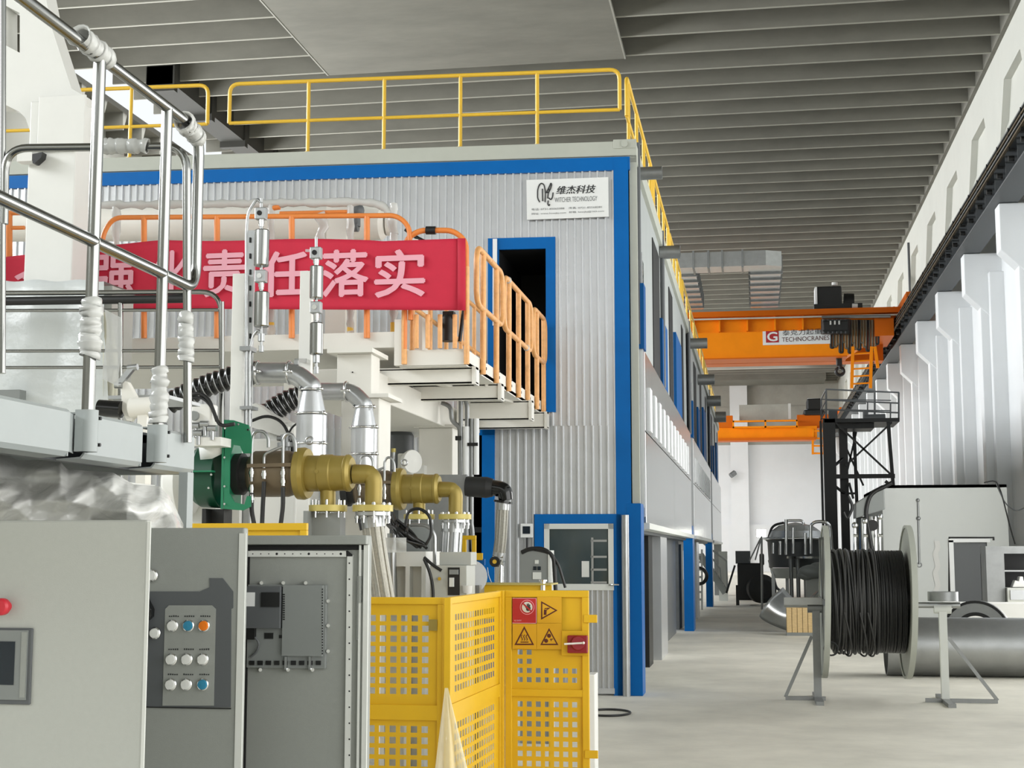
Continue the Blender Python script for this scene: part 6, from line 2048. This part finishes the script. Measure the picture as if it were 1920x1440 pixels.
part('service_rail', mb, 'crane_orange', c2)
part('resistor_cage', MB().box(P(1386, 770).x, P(1478, 770).x, Y + .2, Y + 1.0, P(1430, 789).z, P(1430, 758).z), 'concrete_grey', c2)
part('cage_post', MB().box(P(1478, 770).x, P(1483, 770).x, Y + .1, Y + .3, P(1430, 786).z, P(1430, 757).z), 'paper', c2)
part('hoist', MB().box(P(1513, 755).x, P(1542, 755).x, Y + .2, Y + 2.2, P(1530, 768).z, P(1530, 746).z).box(P(1507, 770).x, P(1546, 770).x, Y + .1, Y + 2.4, P(1530, 778).z, P(1530, 767).z), 'black', c2, .1)
part('end_carriage', MB().box(5.72, 6.1, Y - 2.2, Y + 5, 10.69, 11.25).box(5.2, 5.72, Y, Y + 1.2, 10.75, 11.2), 'crane_orange_dark', c2)
t = thing('crane_ladder', 'small orange ladder hanging below the right end of the farther crane', 'ladder', P(1534, 852))
part('stringer', MB().bar(P(1524, 852), P(1524, 804), .15, .15), 'crane_orange', t)
part('stringer', MB().bar(P(1545, 852), P(1545, 804), .15, .15), 'crane_orange', t)
for k in range(4):
    part('rung', MB().bar(P(1524, 808 + 14 * k), P(1545, 808 + 14 * k), .12, .12), 'crane_orange', t)
t = thing('wall_camera', 'small spotlight fixed high on the far white pilaster', 'spotlight', W(1374, 889, 117.4))
part('head', MB().cyl(W(1370, 892, 117.0), W(1378, 886, 117.2), .22, n=12).cyl(W(1376, 889, 117.3), W(1377, 883, 117.3), .12), 'dull_steel', t)
part('arm', MB().cyl(W(1374, 889, 117.0), W(1374, 889, 117.65), .08, n=8), 'dull_steel', t)

# ------------------------------------------------------------------ air duct under the roof
Y = 46.0
P = lambda x, y: W(x, y, Y)
zb, zt_ = P(1380, 499).z, P(1380, 471).z
xr0, xr1 = P(1406, 500).x, P(1466, 500).x
du = thing('air_duct', 'galvanised air duct with an elbow branch under the roof above the nearer crane', 'air duct', V((xr0, Y, zb)))
xl0, xl1 = P(1240, 500).x, P(1302, 500).x
part('cross_duct', MB().box(-7.0, xr1 - .5, Y, Y + 1.0, zb, zt_).prism([(xr1 - .5, Y, zb), (xr1, Y + .25, zb), (xr1, Y + 1, zb), (xr1 - .5, Y + 1, zb)], (0, 0, zt_ - zb)), 'duct_metal', du)
part('branch_duct', MB().box(xr0, xr1, Y + 1.0, Y + 8.2, zb, zt_), 'galvanised_sheet', du)
part('branch_duct', MB().box(xl0, xl1, Y + 1.0, Y + 8.2, zb, zt_), 'galvanised_sheet', du)
for k in range(7):
    yy = Y + 1.2 + 1.05 * k
    part('seam_flange', MB().box(xr0 - .05, xr1 + .05, yy, yy + .06, zb - .06, zt_ + .05), 'dull_steel', du)
    part('seam_flange', MB().box(xl0 - .05, xl1 + .05, yy, yy + .06, zb - .06, zt_ + .05), 'dull_steel', du)
for x in (1300, 1328, 1354, 1392):
    q = P(x, 485).x
    part('seam_flange', MB().box(q - .03, q + .03, Y - .05, Y + 1.05, zb - .05, zt_ + .05), 'dull_steel', du)
for q in (xl0 + .2, xr0 + .2):
    part('hanger', MB().box(q, q + .012, Y + 7.48, Y + 7.5, zt_, ZC + .05), 'concrete_ceiling', du)

# company sign on the front wall
t = thing('company_sign', 'white company sign with black lettering high on the corrugated wall', 'sign', F(1063, 412, .06))
s = S(16.3)


def sq(x, y, o=.062):
    return F(x, y, o)


c = [sq(987, 337.5), sq(1140.5, 332), sq(1141.5, 406), sq(988, 412)]
part('plate', MB().prism(c, FN * -.02), 'sign_white', t)
ud = (sq(1141, 406) - sq(988, 412)).normalized()
LT = lambda body, x, y, wpx, hpx, m, bold=0.0, shear=0.0: part('lettering', letters(body, sq(x, y, .066), ud, (0, 0, 1), wpx * s, hpx * s, 0, bold, shear), m, t)
LT('维杰科技', 1043, 364.5, 76, 16, 'ink', .006, .25)
LT('WITCHER TECHNOLOGY', 1040, 379.5, 82, 9.5, 'ink_grey')
LT('电话: 0731-85065088', 997, 395, 63, 4.6, 'ink_grey')
LT('传真: 0731-85568281', 1066, 392.5, 64, 4.6, 'ink_grey')
LT('网址: www.hnwjkj.com', 997, 403.5, 66, 4.6, 'ink_grey')
LT('邮箱: hnwjkj@163.com', 1067, 400.5, 67, 4.6, 'ink_grey')
lg = []
for pts in ([(1012, 379), (1008, 372), (1008, 356), (1011, 347), (1015, 343), (1020, 346), (1023, 360), (1022, 379)], [(1017, 354), (1017.5, 377)], [(1021.5, 361), (1028, 360.5)], [(1024, 362), (1029, 352), (1033, 343), (1034.5, 346), (1032, 355), (1028, 362), (1027, 372)], [(1029, 353), (1029, 357)], [(1037, 361), (1036, 370), (1033, 375), (1029, 371)], [(1028, 376), (1027, 383), (1029, 386), (1031, 383)]):
    part('logo_stroke', MB().tube(fillet([sq(*q, .067) for q in pts], .05, 4), .0075, 6), 'ink', t)
